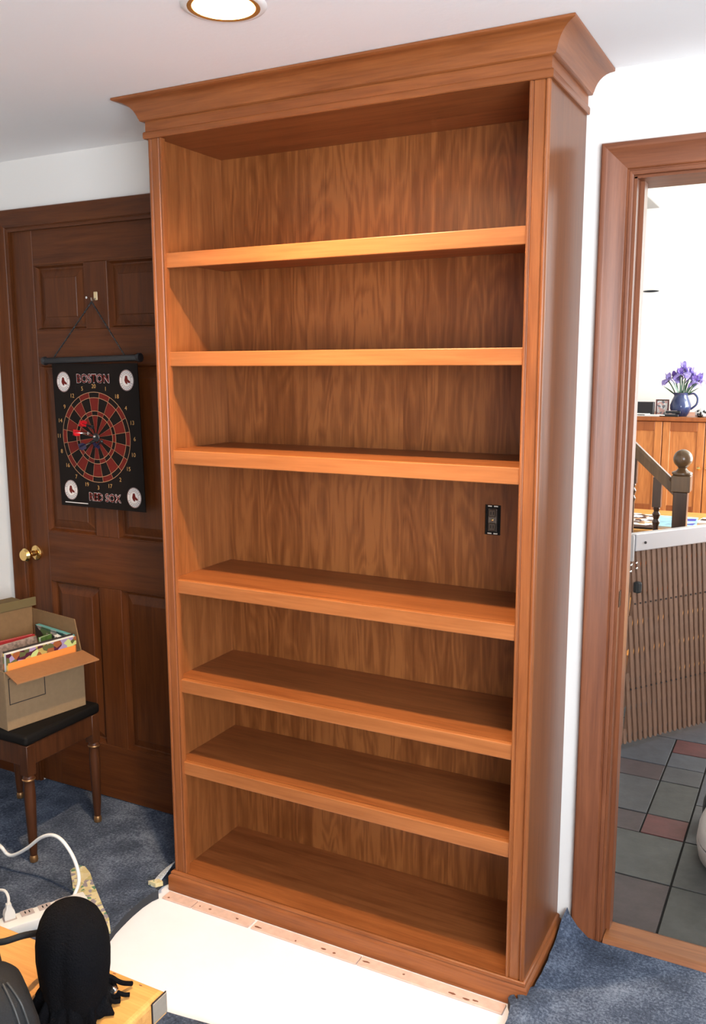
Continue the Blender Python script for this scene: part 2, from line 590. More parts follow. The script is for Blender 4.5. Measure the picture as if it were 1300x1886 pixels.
wr = struct_root('window_1', 'white framed window in the wall facing the bookcase', 'window', (2.85, YF - .05, .85))
bm = BM()
for a in ((-.95, -.89, 0, 1.4), (.89, .95, 0, 1.4), (-.89, .89, 0, .06), (-.89, .89, 1.34, 1.4), (-.02, .02, .06, 1.34)):
    box(bm, a[0], a[1], -.04, .04, a[2], a[3])
obj('window_frame', bm, 'white', wr)

# ceiling with the round cut-out of the recessed lamp
LX, LY, LR = 0.597, -0.452, 0.074
bm = BM()
nseg = 40
outer = [bm.verts.new(p) for p in ((XL, YF, H), (XR, YF, H), (XR, D + WT, H), (XL, D + WT, H))]
inner = [bm.verts.new((LX + LR * math.cos(2 * math.pi * i / nseg), LY + LR * math.sin(2 * math.pi * i / nseg), H)) for i in range(nseg)]
es = [bm.edges.new((outer[i], outer[(i + 1) % 4])) for i in range(4)] + [bm.edges.new((inner[i], inner[(i + 1) % nseg])) for i in range(nseg)]
bmesh.ops.triangle_fill(bm, use_beauty=True, edges=es)
ext = bmesh.ops.extrude_face_region(bm, geom=bm.faces[:])
for v in [g for g in ext['geom'] if isinstance(g, bmesh.types.BMVert)]:
    v.co.z += 0.012
struct('ceiling', bm, 'ceil', 'flat white ceiling above the bookcase', 'ceiling')
struct('floor', boxbm(XL, XR, YF, D + .05, -.05, 0), 'subfloor', 'bare pale subfloor exposed before the bookcase', 'floor')

# recessed lamp
lt = thing('recessed_ceiling_light', 'lit recessed round ceiling light with warm glow and pale trim ring', 'ceiling light', (LX, LY, H))
bm = BM()
lathe(bm, [(LR - .001, .004), (LR - .002, -.004), (LR + .004, -.006), (LR + .014, -.004), (LR + .017, -.0005), (LR + .017, .004)], seg=40, cap=False)
obj('trim_ring', bm, 'white', lt, smooth=True)
bm = BM()
lathe(bm, [(LR - .008, .002), (LR - .0075, -.005), (LR - .002, -.0065), (LR + .0025, -.0062), (LR + .003, -.0045)], seg=40, cap=False)
obj('gold_lip', bm, plain('matte_gold_lip', (.42, .20, .05, 1), .5, .3), lt, smooth=True)
bm = BM()
lathe(bm, [(LR - .0015, .003), (LR - .006, .03), (LR - .016, .07), (LR - .03, .10), (.02, .12), (.005, .122)], seg=40, cap=False)
obj('reflector', bm, plain('gold_lamp_reflector', (0.80, 0.42, 0.13, 1), 0.35, 1.0), lt, smooth=True)
bm = BM()
lathe(bm, [(.004, .018), (.018, .022), (.032, .033), (.040, .05), (.036, .068), (.02, .09), (.016, .115)], seg=24)
obj('bulb', bm, 'bulb', lt, smooth=True)


# ---------------------------------------------------------------- carpet (one cut sheet round the bare patch)
def carpet():
    out = [(XL + .01, D - .002), (DX0 + .008, D - .002), (DX0 + .008, D + .03), (DX1 - .008, D + .03), (DX1 - .008, D - .002), (-.022, D - .002), (-.022, .05), (-.030, .03), (-.045, -.01), (-.040, -.055), (-.012, -.068), (-.020, -.09), (-.024, -.13), (-.022, -.18), (-.014, -.24), (.002, -.305),
           (.05, -.40), (.14, -.465), (.359, -.480), (.412, -.474), (.493, -.463), (.70, -.455), (.95, -.44), (1.10, -.40), (1.150, -.30), (1.162, -.16), (1.163, -.105), (1.156, -.058), (1.140, -.028), (1.143, -.018),
           (1.152, -.012), (1.157, -.022), (1.166, -.034), (1.168, -.030), (1.160, -.010), (1.158, .002), (1.170, .012), (1.194, .03), (1.196, .12), (1.194, .22), (1.196, .30), (1.203, .338), (1.215, .318), (1.24, .318), (1.30, .330), (2.16, .330), (2.25, D - .022), (XR - .01, D - .022), (XR - .01, YF + .01), (XL + .01, YF + .01)]
    # denser boundary near the bookcase
    B = []
    for i, p in enumerate(out):
        q = out[(i + 1) % len(out)]
        n = max(1, int(min(math.dist(p, q) / .03, 40))) if (-.3 < p[0] < 1.6 and -.7 < p[1] < .4) else max(1, int(math.dist(p, q) / .3))
        for k in range(n):
            t = k / n
            j = .0022 if (k and -.1 < p[0] < 1.2 and p[1] < .3) else 0
            B.append(Vector((p[0] + (q[0] - p[0]) * t + rng.uniform(-j, j), p[1] + (q[1] - p[1]) * t + rng.uniform(-j, j))))
    pts = list(B)
    nb = len(B)
    y = -1.3
    while y < .33:
        x = -1.2
        while x < 2.2:
            if x < .06 or x > 1.12 or y < -.42:
                pts.append(Vector((x + rng.uniform(-.008, .008), y + rng.uniform(-.008, .008))))
            x += .035
        y += .035
    vs, es, fs, *_ = geometry.delaunay_2d_cdt(pts, [], [list(range(nb))], 1, 1e-5)
    bm = BM()

    def hz(x, y):
        z = .022 + .0025 * math.sin(x * 9 + 1) * math.sin(y * 7)
        d = math.hypot(x - 1.205, y - .33)
        z += .062 * math.exp(-(d / .045) ** 2)
        if x > 1.13:
            z += .022 * math.exp(-((x - 1.19) / .05) ** 2) * (1 if y > -.02 else math.exp(-((y + .02) / .10) ** 2))
        if x < .1 and y < 0:
            ex = -.02 if y > -.25 else .002 + (-.25 - y) * .6
            z += .009 * math.exp(-((x - ex) / .03) ** 2) * min(1, max(0, (-y - .02) / .05))
        return z
    V = [bm.verts.new((v.x, v.y, hz(v.x, v.y))) for v in vs]
    for f in fs:
        try:
            bm.faces.new([V[i] for i in f])
        except ValueError:
            pass
    edge = [e for e in bm.edges if len(e.link_faces) == 1]
    r = bmesh.ops.extrude_edge_only(bm, edges=edge)
    for v in [g for g in r['geom'] if isinstance(g, bmesh.types.BMVert)]:
        v.co.z = .001
    for f in [g for g in r['geom'] if isinstance(g, bmesh.types.BMFace)]:
        f.material_index = 1
    return bm


cp = thing('carpet', 'blue-grey cut-pile carpet trimmed back around the bare patch at the bookcase', 'carpet')
cp['kind'] = 'structure'
cpo = obj('carpet_pile', carpet(), 'carpet', cp)
cpo.data.materials.append(plain('dark_carpet_edge', (.03, .033, .04, 1), .95))
bm = BM()
P1 = [(-.070, .086, .030), (-.066, .03, .034), (-.058, -.02, .034), (-.052, -.058, .027)]
P2 = [(-.036, .080, .060), (-.032, .035, .062), (-.026, -.012, .052), (-.030, -.060, .030)]
ra = [bm.verts.new(p) for p in catmull(P1, 4)]
rb = [bm.verts.new(p) for p in catmull(P2, 4)]
for i in range(len(ra) - 1):
    bm.faces.new((ra[i], ra[i + 1], rb[i + 1], rb[i]))
ext = bmesh.ops.extrude_face_region(bm, geom=bm.faces[:])
for v in [g for g in ext['geom'] if isinstance(g, bmesh.types.BMVert)]:
    v.co.z += .004
fl = obj('turned_up_backing', bm, 'backing', cp, smooth=True)
fl['label'] = 'turned-up pale woven backing'

# foam padding
bm = BM()
foam = [(-.349, -.115), (-.352, -.079), (-.323, -.073), (-.279, -.094), (-.225, -.135), (-.171, -.172), (-.11, -.215), (-.05, -.253), (.0, -.300), (-.03, -.318), (-.085, -.300), (-.134, -.278), (-.19, -.243), (-.239, -.209), (-.30, -.155)]
prism(bm, foam, 'Z', .0225, .031)
tag(obj('carpet_padding', bm, 'foam'), 'strip of multicoloured foam carpet padding lying beside the power strip', 'carpet padding', 'foam padding scraps')
bm = BM()
prism(bm, [(-.062, -.058), (-.030, -.060), (-.016, -.040), (-.035, -.030)], 'Z', .030, .044)
tag(obj('carpet_padding', bm, 'foam'), 'small yellow foam padding scrap poking out at the bookcase base corner', 'carpet padding', 'foam padding scraps')

# tack strips along the bookcase base
for i, (x0, x1) in enumerate(((-.002, .112), (.116, .330), (.340, .70), (.704, 1.135))):
    t = thing('tack_strip', ('short pale pink wooden tack strip at the base corner beside the carpet flap', 'pale pink tack strip, second from the carpet flap along the base', 'long pale pink tack strip before the middle of the bookcase base', 'stained pale pink tack strip along the base next to the torn carpet')[i], 'tack strip', (x0, -.0635, 0), 0, 'tack strips along the bookcase base')
    obj('strip', boxbm(0, x1 - x0, 0, .040, .0005, .006, .001), 'tack', t)
    k = 0
    x = .02
    while x < x1 - x0 - .02:
        w = rng.uniform(.004, .030 if i > 1 else .014)
        bm = BM()
        cy = rng.uniform(.008, .022)
        lathe(bm, [(1, .0055), (.9, .0064)], seg=10)
        for v in bm.verts:
            v.co.x = v.co.x * w / 2 + x
            v.co.y = v.co.y * rng.uniform(.002, .005) + cy
        obj('nail_stain', bm, 'stain', t)
        x += rng.uniform(.02, .16)


# ---------------------------------------------------------------- bookcase
bc = thing('bookcase', 'tall cherry wood bookcase with seven bays, fluted stiles and crown moulding', 'bookcase')
SX0, SX1 = .05, W - .05
ZB, ZT = .068, 2.335
for x0 in (0, W - .02):
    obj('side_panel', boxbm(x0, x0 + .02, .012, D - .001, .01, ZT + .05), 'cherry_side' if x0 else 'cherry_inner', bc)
# back with the outlet cut-out
HX0, HX1, HZ0, HZ1 = .922, .970, 1.208, 1.296
bm = BM()
xs, zs = (.02, HX0, HX1, W - .02), (.02, HZ0, HZ1, 2.36)
g = [[bm.verts.new((x, .331, z)) for z in zs] for x in xs]
for i in range(3):
    for j in range(3):
        if (i, j) != (1, 1):
            bm.faces.new((g[i][j], g[i + 1][j], g[i + 1][j + 1], g[i][j + 1]))
ext = bmesh.ops.extrude_face_region(bm, geom=bm.faces[:])
for v in [q for q in ext['geom'] if isinstance(q, bmesh.types.BMVert)]:
    v.co.y += .006
obj('back_panel', bm, 'cherry_back', bc)
obj('top_panel', boxbm(.02, W - .02, .01, .331, ZT + .004, ZT + .022), 'cherry_h', bc)
obj('bottom_shelf', boxbm(.02, W - .02, .004, .331, ZB - .02, ZB), 'cherry_h', bc)
for z in (2.0183, 1.736, 1.4449, 1.0453, .7249, .4511):
    s = obj('shelf', boxbm(.0205, W - .0205, .026, .330, z - .022, z - .0004), 'cherry_h', bc)
    obj('nosing', boxbm(.021, W - .021, .007, .0258, z - .0425, z, .0022, 2), 'cherry_nose', s)


def stile(x0, flip):
    prof = [(0, .0125), (0, .0075), (.0008, .0042), (.0025, .0016), (.005, .0002), (.0075, 0), (.0098, .0009), (.0112, .004), (.0126, .0048), (.0140, .003), (.0152, .0016), (.0375, .0016), (.0388, .003), (.0402, .0045), (.0418, .004), (.0430, .001), (.0458, 0), (.0488, .001), (.05, .0035), (.05, .018), (.0205, .018), (.0205, .0125)]
    if flip:
        prof = [(.05 - a, b) for a, b in prof]
    bm = BM()
    loft(bm, [[(x0 + a, b, z) for a, b in prof] for z in (ZB + .0005, ZT)])
    return bm


obj('stile', stile(0, False), 'cherry_v', bc, smooth=True)
obj('stile', stile(W - .05, True), 'cherry_v', bc, smooth=True)


def wrap(prof, name, mat, side_mat):
    """profile (out, z) mitred round the front and both sides"""
    rings = [[(-o, D - .002, z) for o, z in prof], [(-o, -o, z) for o, z in prof], [(W + o, -o, z) for o, z in prof], [(W + o, D - .002, z) for o, z in prof]]
    bm = BM()
    loft(bm, [rings[1], rings[2]], cap=False)
    root = obj(name, bm, mat, bc, smooth=True)
    for a, b in ((0, 1), (2, 3)):
        bm = BM()
        loft(bm, [rings[a], rings[b]])
        obj(name + '_return', bm, side_mat, root, smooth=True)


wrap([(-.002, ZT), (.006, ZT), (.008, ZT + .002), (.008, ZT + .016), (.006, ZT + .019), (.0025, ZT + .020), (.0025, ZT + .050), (-.002, ZT + .050)], 'frieze_band', 'cherry_h', 'cherry_y')
cz = ZT + .047
wrap([(-.002, cz), (.012, cz), (.0145, cz + .002), (.0145, cz + .005), (.0165, cz + .008), (.0185, cz + .014), (.0215, cz + .021), (.0255, cz + .028), (.031, cz + .035), (.038, cz + .041), (.046, cz + .0455), (.055, cz + .0485), (.0665, cz + .050), (.0685, cz + .0515), (.0685, H - .0012), (-.002, H - .0012)], 'crown_moulding', 'cherry_h', 'cherry_y')
wrap([(-.001, .0685), (.003, .0685), (.006, .067), (.0085, .063), (.0085, .060), (.0065, .0585), (.0095, .056), (.0125, .0525), (.0145, .050), (.0145, .001), (-.001, .001)], 'base_moulding', 'cherry_h', 'cherry_y')

# outlet seen in the cut-out
ot = thing('electrical_outlet', 'bare metal electrical outlet without cover plate in black cut-out of bookcase back', 'outlet', ((HX0 + HX1) / 2, D - .012, (HZ0 + HZ1) / 2))
obj('wall_box', boxbm(-.0235, .0235, .0015, .009, -.0435, .0435), 'void', ot)
bm = BM()
box(bm, -.014, .014, -.006, .0012, -.034, .034, .002)
obj('yoke', bm, plain('dull_zinc', (0.20, 0.18, 0.16, 1), .4, .8), ot)
for z in (-.02, .02):
    r = obj('receptacle', boxbm(-.011, .011, -.010, -.0062, z - .012, z + .012, .003), plain('brown_receptacle', (0.10, 0.075, 0.055, 1), .35), ot)
    for x in (-.004, .004):
        obj('slot', boxbm(x - .001, x + .001, -.0105, -.0101, z - .004, z + .005), 'void', r)
bm = BM()
lathe_dir(bm, [(.0035, 0), (.0035, .002), (.002, .003)], (0, -.0062, 0), (0, -1, 0), 10)
obj('screw', bm, 'brass', ot, smooth=True)
for z in (-.040, .040):
    for x in (-.009, .009):
        obj('mounting_ear', boxbm(x - .007, x + .007, -.004, -.002, z - .0025, z + .0025, .0008), 'silver', ot)

# ---------------------------------------------------------------- closed six-panel door
dr = struct_root('door_1', 'dark stained six-panel wooden door with brass knob behind the cardboard box', 'door', (DX0, D, 0))
DW = DX1 - DX0
c1, c2 = (-.851 - DX0, -.602 - DX0), (-.495 - DX0, -.242 - DX0)
rows = ((.245, .872), (1.068, 1.702), (1.828, 2.062))
ztop = DZ - .006
fy0, fy1 = .0006, .040
for x0, x1 in ((.004, c1[0]), (c2[1], DW - .004)):
    obj('door_stile', boxbm(x0, x1, fy0, fy1, .026, ztop, .0015), 'door_v', dr)
zr = (.026, rows[0][0], rows[0][1], rows[1][0], rows[1][1], rows[2][0], rows[2][1], ztop)
for k in range(0, 8, 2):
    obj('door_rail', boxbm(c1[0] + .0003, c2[1] - .0003, fy0, fy1, zr[k] + .0003, zr[k + 1] - .0003, .0015), 'door_h', dr)
for z0, z1 in rows:
    obj('mullion', boxbm(c1[1], c2[0], fy0, fy1, z0, z1, .0015), 'door_v', dr)
    for x0, x1 in (c1, c2):
        bm = BM()
        def ring(i, y):
            return [(x0 + i, y, z0 + i), (x1 - i, y, z0 + i), (x1 - i, y, z1 - i), (x0 + i, y, z1 - i)]
        loft(bm, [ring(0, .034), ring(0, .003), ring(.003, .0032), ring(.010, .018), ring(.016, .0195), ring(.046, .009), ring(.048, .007)])
        obj('panel', bm, 'door_v', dr)
# knob
kb = obj('doorknob', boxbm(-.001, .001, 0, .001, 0, .001), 'brass', dr)
bpy.data.objects.remove(kb)
bm = BM()
kx, kz = -.922 - DX0, .975
lathe_dir(bm, [(.030, 0), (.030, .004), (.026, .008), (.012, .011), (.010, .030), (.018, .036), (.026, .046), (.027, .056), (.020, .066), (.006, .069)], (kx, fy0, kz), (0, -1, 0), 20)
obj('doorknob', bm, 'brass', dr, smooth=True)
struct('wall_light_stop', boxbm(DX0 - .1, DX1 + .1, D + WT - .04, D + WT + .06, 0, H), 'wall', 'unseen backing added behind the six-panel door to stop light leaks', 'wall')  # added out of sight so no sky light leaks round the door
# casing round the door
tr = struct_root('trim_1', 'dark stained wooden casing round the six-panel door', 'door casing', (DX0, D, 0))


def casing_profile(wd):
    return [(0, 0), (0, .012), (.003, .014), (.010, .014), (.0115, .0115), (.014, .0115), (.0155, .016), (.019, .0185), (wd - .016, .0185), (wd - .013, .021), (wd - .003, .021), (wd, .018), (wd, 0)]


def casing_leg(x_in, sgn, wd, z0, z1, mitre=True):
    bm = BM()
    pr = casing_profile(wd)
    loft(bm, [[(x_in + sgn * a, -b, z0) for a, b in pr], [(x_in + sgn * a, -b, z1 + (a if mitre else 0)) for a, b in pr]])
    return bm


def casing_head(x0, x1, wd, z):
    bm = BM()
    pr = casing_profile(wd)
    loft(bm, [[(x0 - a, -b, z + a) for a, b in pr], [(x1 + a, -b, z + a) for a, b in pr]])
    return bm


cw = .078
bb = obj('baseboard_left', boxbm(XL, DX0 - .074, D - .012, D - .0005, .001, .11, .004), 'door_h')
bb['kind'] = 'structure'
tag(bb, 'dark stained wooden baseboard along the wall behind the stool', 'baseboard')
obj('casing_leg', casing_leg(.006, -1, cw, .001, DZ - .008), 'door_v', tr, smooth=True)
obj('casing_leg', casing_leg(DW - .006, 1, cw, .001, DZ - .008), 'door_v', tr, smooth=True)
obj('casing_head', casing_head(.006, DW - .006, cw, DZ - .008), 'door_h', tr, smooth=True)

# open doorway: casing, jambs, threshold
t2 = struct_root('trim_2', 'reddish brown moulded wooden casing and jamb of the open doorway', 'door casing', (OX0, D, 0))
OW = OX1 - OX0
cw2 = .083
obj('casing_leg', casing_leg(-.003, -1, cw2, .001, OZ - .003 + .006), 'case_v', t2, smooth=True)
obj('casing_leg', casing_leg(OW + .003, 1, cw2, .001, OZ - .003 + .006), 'case_v', t2, smooth=True)
obj('casing_head', casing_head(-.003, OW + .003, cw2, OZ + .003), 'case_h', t2, smooth=True)
bm = BM()
prism(bm, [(-.012, -.001), (.004, -.001), (.004, .045), (.015, .045), (.015, .085), (.004, .085), (.004, WT + .002), (-.012, WT + .002)], 'Z', .001, OZ)
obj('jamb', bm, 'case_v', t2)
bm = BM()
prism(bm, [(OW + .012, -.001), (OW - .004, -.001), (OW - .004, WT + .002), (OW + .012, WT + .002)], 'Z', .001, OZ)
obj('jamb', bm, 'case_v', t2)
obj('jamb_head', boxbm(-.012, OW + .012, -.001, WT + .002, OZ - .004, OZ + .012), 'case_h', t2)
sp = obj('strike_plate', boxbm(.0042, .006, .008, .030, 1.03, 1.075), plain('dark_bronze', (0.05, 0.03, 0.02, 1), .4, .7), t2)
bm = BM()
prism(bm, [(-.016, .001), (-.016, .016), (-.002, .029), (.012, .031), (.085, .031), (.10, .024), (.10, .001)], 'X', .006, OW - .006)
t3 = obj('trim_3', bm, 'thresh')
t3.location = (OX0, D, 0)
t3['kind'] = 'structure'
tag(t3, 'orange-brown wooden threshold between the blue carpet and slate tiles', 'threshold')

# ---------------------------------------------------------------- hall beyond the doorway
HXL, HYE = 1.06, 1.83
struct('wall_hall', boxbm(HXL - .15, HXL, D + WT, HYE, 0, H), 'wall', 'white hall wall ending beside the folding gate', 'wall')
bb = obj('baseboard_hall', boxbm(HXL, HXL + .014, D + WT, HYE + .0, .001, .085, .004), 'white')
bb['kind'] = 'structure'
tag(bb, 'white baseboard at the foot of the hall wall', 'baseboard')
struct('wall_hall_light_block', boxbm(2.75, 2.9, D + WT, 3.0, 0, H), 'wall', 'unseen white wall added beyond the slate hall to block daylight', 'wall')  # out of view, added to keep the next room's daylight off the hall floor
fh = struct_root('floor_hall', 'hall floor of grey, green and red slate tiles', 'floor')
obj('grout_bed', boxbm(.4, 2.75, D + .051, 2.92, -.05, -.0035), 'grout', fh)
U = .155
OXG, OYG = 1.285, 1.075 - 4 * U + .0     # lattice origin
occ = {}
mats = ['slate_grey', 'slate_blue', 'slate_green', 'slate_grey', 'slate_plum', 'slate_grey', 'slate_blue', 'slate_green', 'slate_red']


def put_tile(i, j, w, h, mat):
    for a in range(i, i + w):
        for b in range(j, j + h):
            occ[(a, b)] = 1
    x0, y0 = OXG + i * U, OYG + j * U
    if y0 < D + WT - .05:
        y0 = max(y0, D + .105)
    gq = .0035
    dz = rng.uniform(-.0012, .0008)
    bm = boxbm(x0 + gq, x0 + w * U - gq, y0 + gq, OYG + (j + h) * U - gq, -.0032, .0005 + dz, .0007)
    obj('tile', bm, mat, fh)


# the tiles the photograph shows
for a in ((0, 4, 1, 1, 'slate_red'), (0, 5, 1, 2, 'slate_green'), (0, 7, 1, 1, 'slate_grey'), (-2, 7, 2, 1, 'slate_plum'), (-2, 5, 2, 2, 'slate_grey'), (1, 6, 2, 2, 'slate_blue'), (-2, 8, 2, 2, 'slate_blue'), (0, 8, 1, 1, 'slate_blue'),
          (0, 9, 1, 1, 'slate_red'), (1, 8, 1, 2, 'slate_blue'), (-2, 4, 2, 1, 'slate_plum'), (-2, 2, 3, 2, 'slate_green'), (1, 4, 1, 2, 'slate_grey'), (1, 2, 2, 2, 'slate_green'), (-1, 0, 2, 2, 'slate_plum'), (1, 0, 2, 2, 'slate_green'), (2, 4, 2, 2, 'slate_grey'), (-1, 10, 2, 2, 'slate_blue'), (1, 10, 2, 1, 'slate_grey')):
    put_tile(*a)
for j in range(0, 15):
    for i in range(-5, 9):
        if (i, j) in occ:
            continue
        if OXG + i * U < HXL and OYG + j * U < HYE:
            continue
        for w, h in rng.sample(((1, 1), (2, 1), (1, 2), (2, 2)), 4) + [(1, 1)]:
            if all((i + a, j + b) not in occ for a in range(w) for b in range(h)) and j + h <= 15 and i + w <= 9:
                put_tile(i, j, w, h, rng.choice(mats))
                break
struct('floor_living', boxbm(-2.0, 4.2, 2.92, 6.0, -.05, 0), 'pine', 'honey wood floor of the room beyond the hall', 'floor')
YW = 5.25
CZ2 = 2.885
struct('wall_far', boxbm(-2.0, 4.2, YW, YW + .1, 0, CZ2), 'wall', 'bright white far wall behind the wooden cabinet', 'wall')
struct('wall_far_left', boxbm(-2.0, -1.9, 1.83, YW, 0, CZ2), 'wall', 'white side wall of the far room', 'wall')
struct('ceiling_far', boxbm(.558, 4.2, D + WT, YW, CZ2, CZ2 + .03), plain('pale_green_white_paint', (0.74, 0.78, 0.68, 1), .8), 'pale greenish ceiling of the far room', 'ceiling')
struct('ceiling_far_shade', boxbm(-2.0, .556, D + WT, YW, CZ2 - .004, CZ2 + .03), 'ceil_shade', 'far ceiling part with its shade painted grey beside the pale part', 'ceiling')  # shaded part of the far ceiling; its shade is put into the grey colour
bm = BM()
lathe_dir(bm, [(.010, 0), (.045, .004), (.060, .010), (.061, .014)], (0, 0, 0), (0, -1, 0), 20)
for v in bm.verts:
    v.co.z *= .13
vent = obj('wall_vent', bm, 'dark')
vent.location = (.527, YW - .001, 2.262)
tag(vent, 'thin dark oval slot high on the bright far wall', 'vent')

# ---- folding gate
g0, g1 = Vector((1.082, 1.772, 0)), Vector((1.385, 2.212, 0))
gd = (g1 - g0).normalized()
ga = math.atan2(gd.y, gd.x)
gt = thing('folding_gate', 'brown wooden lattice folding gate with pale metal top rail across the hall', 'gate', tuple(g0), ga)
GL = .86
obj('top_rail', boxbm(.012, GL, -.018, .018, .905, .982, .004, 2), 'alu', gt)
bm = BM()
lathe(bm, [(.021, .865), (.021, .972), (.017, .979)], -.008, 0, 16)
obj('rail_end_cap', bm, plain('grey_end_cap', (0.30, 0.27, 0.26, 1), .5), gt, smooth=True)
obj('gate_post', boxbm(-.024, -.004, -.012, .012, .03, .864, .003), 'slat', gt)
obj('latch', boxbm(.004, .034, -.045, -.017, .725, .775, .008, 2), 'rubber', gt)
for (x, z) in ((-.016, .850), (-.018, .822), (.014, .855), (.016, .832)):
    bm = BM()
    lathe_dir(bm, [(.0055, 0), (.0055, .003), (.003, .005)], (x, -.022, z), (0, -1, 0), 10)
    obj('screw', bm, 'silver', gt, smooth=True)
bm = BM()
lathe_dir(bm, [(.006, 0), (.006, .003)], (.065, -.0182, .94), (0, -1, 0), 10)
obj('rivet', bm, 'ink', gt)


def slat_bm(w, z0, z1):
    bm = BM()
    poly = [(-w / 2, z0 + .008), (-w / 4, z0), (w / 4, z0), (w / 2, z0 + .008), (w / 2, z1 - .008), (w / 4, z1), (-w / 4, z1), (-w / 2, z1 - .008)]
    prism(bm, poly, 'Y', -.0042, .0042)
    return bm


P_, T_ = .031, .119
riv = BM()
for lay in (-1, 1):
    for k in range(-8, 40):
        # slat line x = k * pitch + lay * T_ * (z - .67), clipped to the gate
        zs_ = sorted((.67 + lay * (xx - k * P_) / T_) for xx in (.006, GL - .006))
        z0, z1 = max(.028, zs_[0]), min(.912, zs_[1])
        if z1 - z0 < .05:
            continue
        zm, ln = (z0 + z1) / 2, (z1 - z0) / math.cos(math.atan(T_))
        o = obj('slat', slat_bm(.0185, -ln / 2, ln / 2), 'slat', gt)
        o.location = (k * P_ + lay * T_ * (zm - .67), lay * .0048, zm)
        o.rotation_euler = (0, lay * math.atan(T_), 0)
for k in range(1, 27):
    for zz in (.67, .28):
        lathe_dir(riv, [(.0042, 0), (.0042, .003)], (k * P_, -.0092, zz), (0, -1, 0), 8)
rv = obj('slat_rivets', riv, 'ink', gt)
rv['kind'] = 'stuff'

# ---- stairs with railing
st = thing('staircase', 'brown oak staircase rising behind the folding gate', 'staircase', (1.0, 1.95, 0))
for i in range(5):
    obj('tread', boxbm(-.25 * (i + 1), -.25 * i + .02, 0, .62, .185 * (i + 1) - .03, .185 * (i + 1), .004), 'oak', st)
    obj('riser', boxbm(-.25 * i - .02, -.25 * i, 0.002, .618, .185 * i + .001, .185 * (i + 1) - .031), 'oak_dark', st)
rl = thing('stair_railing', 'dark oak newel post with ball finial, handrail and turned balusters', 'railing', (1.165, 2.62, 0))
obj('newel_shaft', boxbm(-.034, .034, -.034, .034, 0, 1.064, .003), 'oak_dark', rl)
obj('newel_block', boxbm(-.046, .046, -.046, .046, 1.0645, 1.147, .003), 'oak', rl)
bm = BM()
lathe(bm, [(.044, 1.1472), (.050, 1.154), (.050, 1.162), (.030, 1.170), (.020, 1.182), (.024, 1.188)], seg=20)
obj('newel_cap', bm, 'oak', rl, smooth=True)
bm = BM()
lathe(bm, [(.012, 1.184)] + [(.047 * math.sin(a), 1.230 - .047 * math.cos(a)) for a in [math.pi * (i + 1.5) / 13 for i in range(11)]] + [(.006, 1.2775)], seg=24)
obj('ball_finial', bm, 'oak', rl, smooth=True)
sl_ = .93
bm = BM()
loft(bm, [[(x, -.024, z), (x, .024, z), (x, .026, z + .055), (x, .018, z + .075), (x, -.018, z + .075), (x, -.026, z + .055)] for x, z in ((-.035, 1.045), (-1.2, 1.045 + 1.165 * sl_))])
obj('handrail', bm, 'oak', rl)
for i in range(5):
    bx = -.115 - .125 * i
    zt = 1.045 - (bx + .035) * sl_
    zb = .02 + (.185 * (1 + int((-bx + .165 - .0) / .25)) if -bx > .165 else 0)
    bm = BM()
    lathe(bm, [(.013, zb), (.016, zb + .10), (.018, zb + .25), (.014, zt - .24), (.020, zt - .22), (.013, zt - .205), (.021, zt - .18), (.013, zt - .165), (.018, zt - .150), (.012, zt - .14)], bx, 0, 12)
    box(bm, bx - .021, bx + .021, -.021, .021, zt - .142, zt + .012)
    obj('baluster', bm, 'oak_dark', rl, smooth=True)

# ---- cabinet against the far wall
CY = 4.5
cb = thing('cabinet', 'honey cherry sideboard cabinet with panelled doors against the far wall', 'cabinet', (.2, CY, 0))
CT = 1.338
obj('carcass', boxbm(0, 1.6, .022, YW - CY - .003, .06, CT - .03), 'far_wood_v', cb)
obj('worktop', boxbm(-.02, 1.62, -.015, YW - CY - .003, CT - .03, CT, .004), 'far_wood_v', cb)
obj('plinth', boxbm(.01, 1.59, .04, YW - CY - .01, 0, .06), 'oak_dark', cb)
dw = .285
for i in range(5):
    x0 = .2065 - .2 + i * dw + .0
    dx0, dx1, dz0, dz1 = x0 + .002, x0 + dw - .004, .66, CT - .035
    d_ = obj('door', boxbm(dx0 + .05, dx1 - .05, .006, .020, dz0 + .05, dz1 - .05), 'far_wood_l', cb)
    for a in ((dx0, dx0 + .05, dz0, dz1), (dx1 - .05, dx1, dz0, dz1)):
        obj('door_stile', boxbm(a[0], a[1], 0, .0215, a[2], a[3], .002), 'far_wood_l', d_)
    for a in ((dz0, dz0 + .05), (dz1 - .065, dz1)):
        obj('door_rail', boxbm(dx0 + .0503, dx1 - .0503, 0, .0215, a[0], a[1], .002), 'far_wood_v', d_)
    bm = BM()
    kx = dx0 + .025 if i % 2 else dx1 - .025
    lathe_dir(bm, [(.006, 0), (.006, .010), (.013, .016), (.013, .022), (.006, .026)], (kx, 0, .985), (0, -1, 0), 12)
    obj('knob', bm, 'brass', d_, smooth=True)
    dd = obj('drawer', boxbm(dx0, dx1, 0, .0215, .50, .652, .003), 'far_wood_v', cb)
    bm = BM()
    lathe_dir(bm, [(.006, 0), (.006, .010), (.013, .016), (.013, .022), (.006, .026)], ((dx0 + dx1) / 2, 0, .576), (0, -1, 0), 12)
    obj('knob', bm, 'brass', dd, smooth=True)
    obj('lower_door', boxbm(dx0, dx1, 0, .0215, .07, .492, .003), 'far_wood_v', cb)

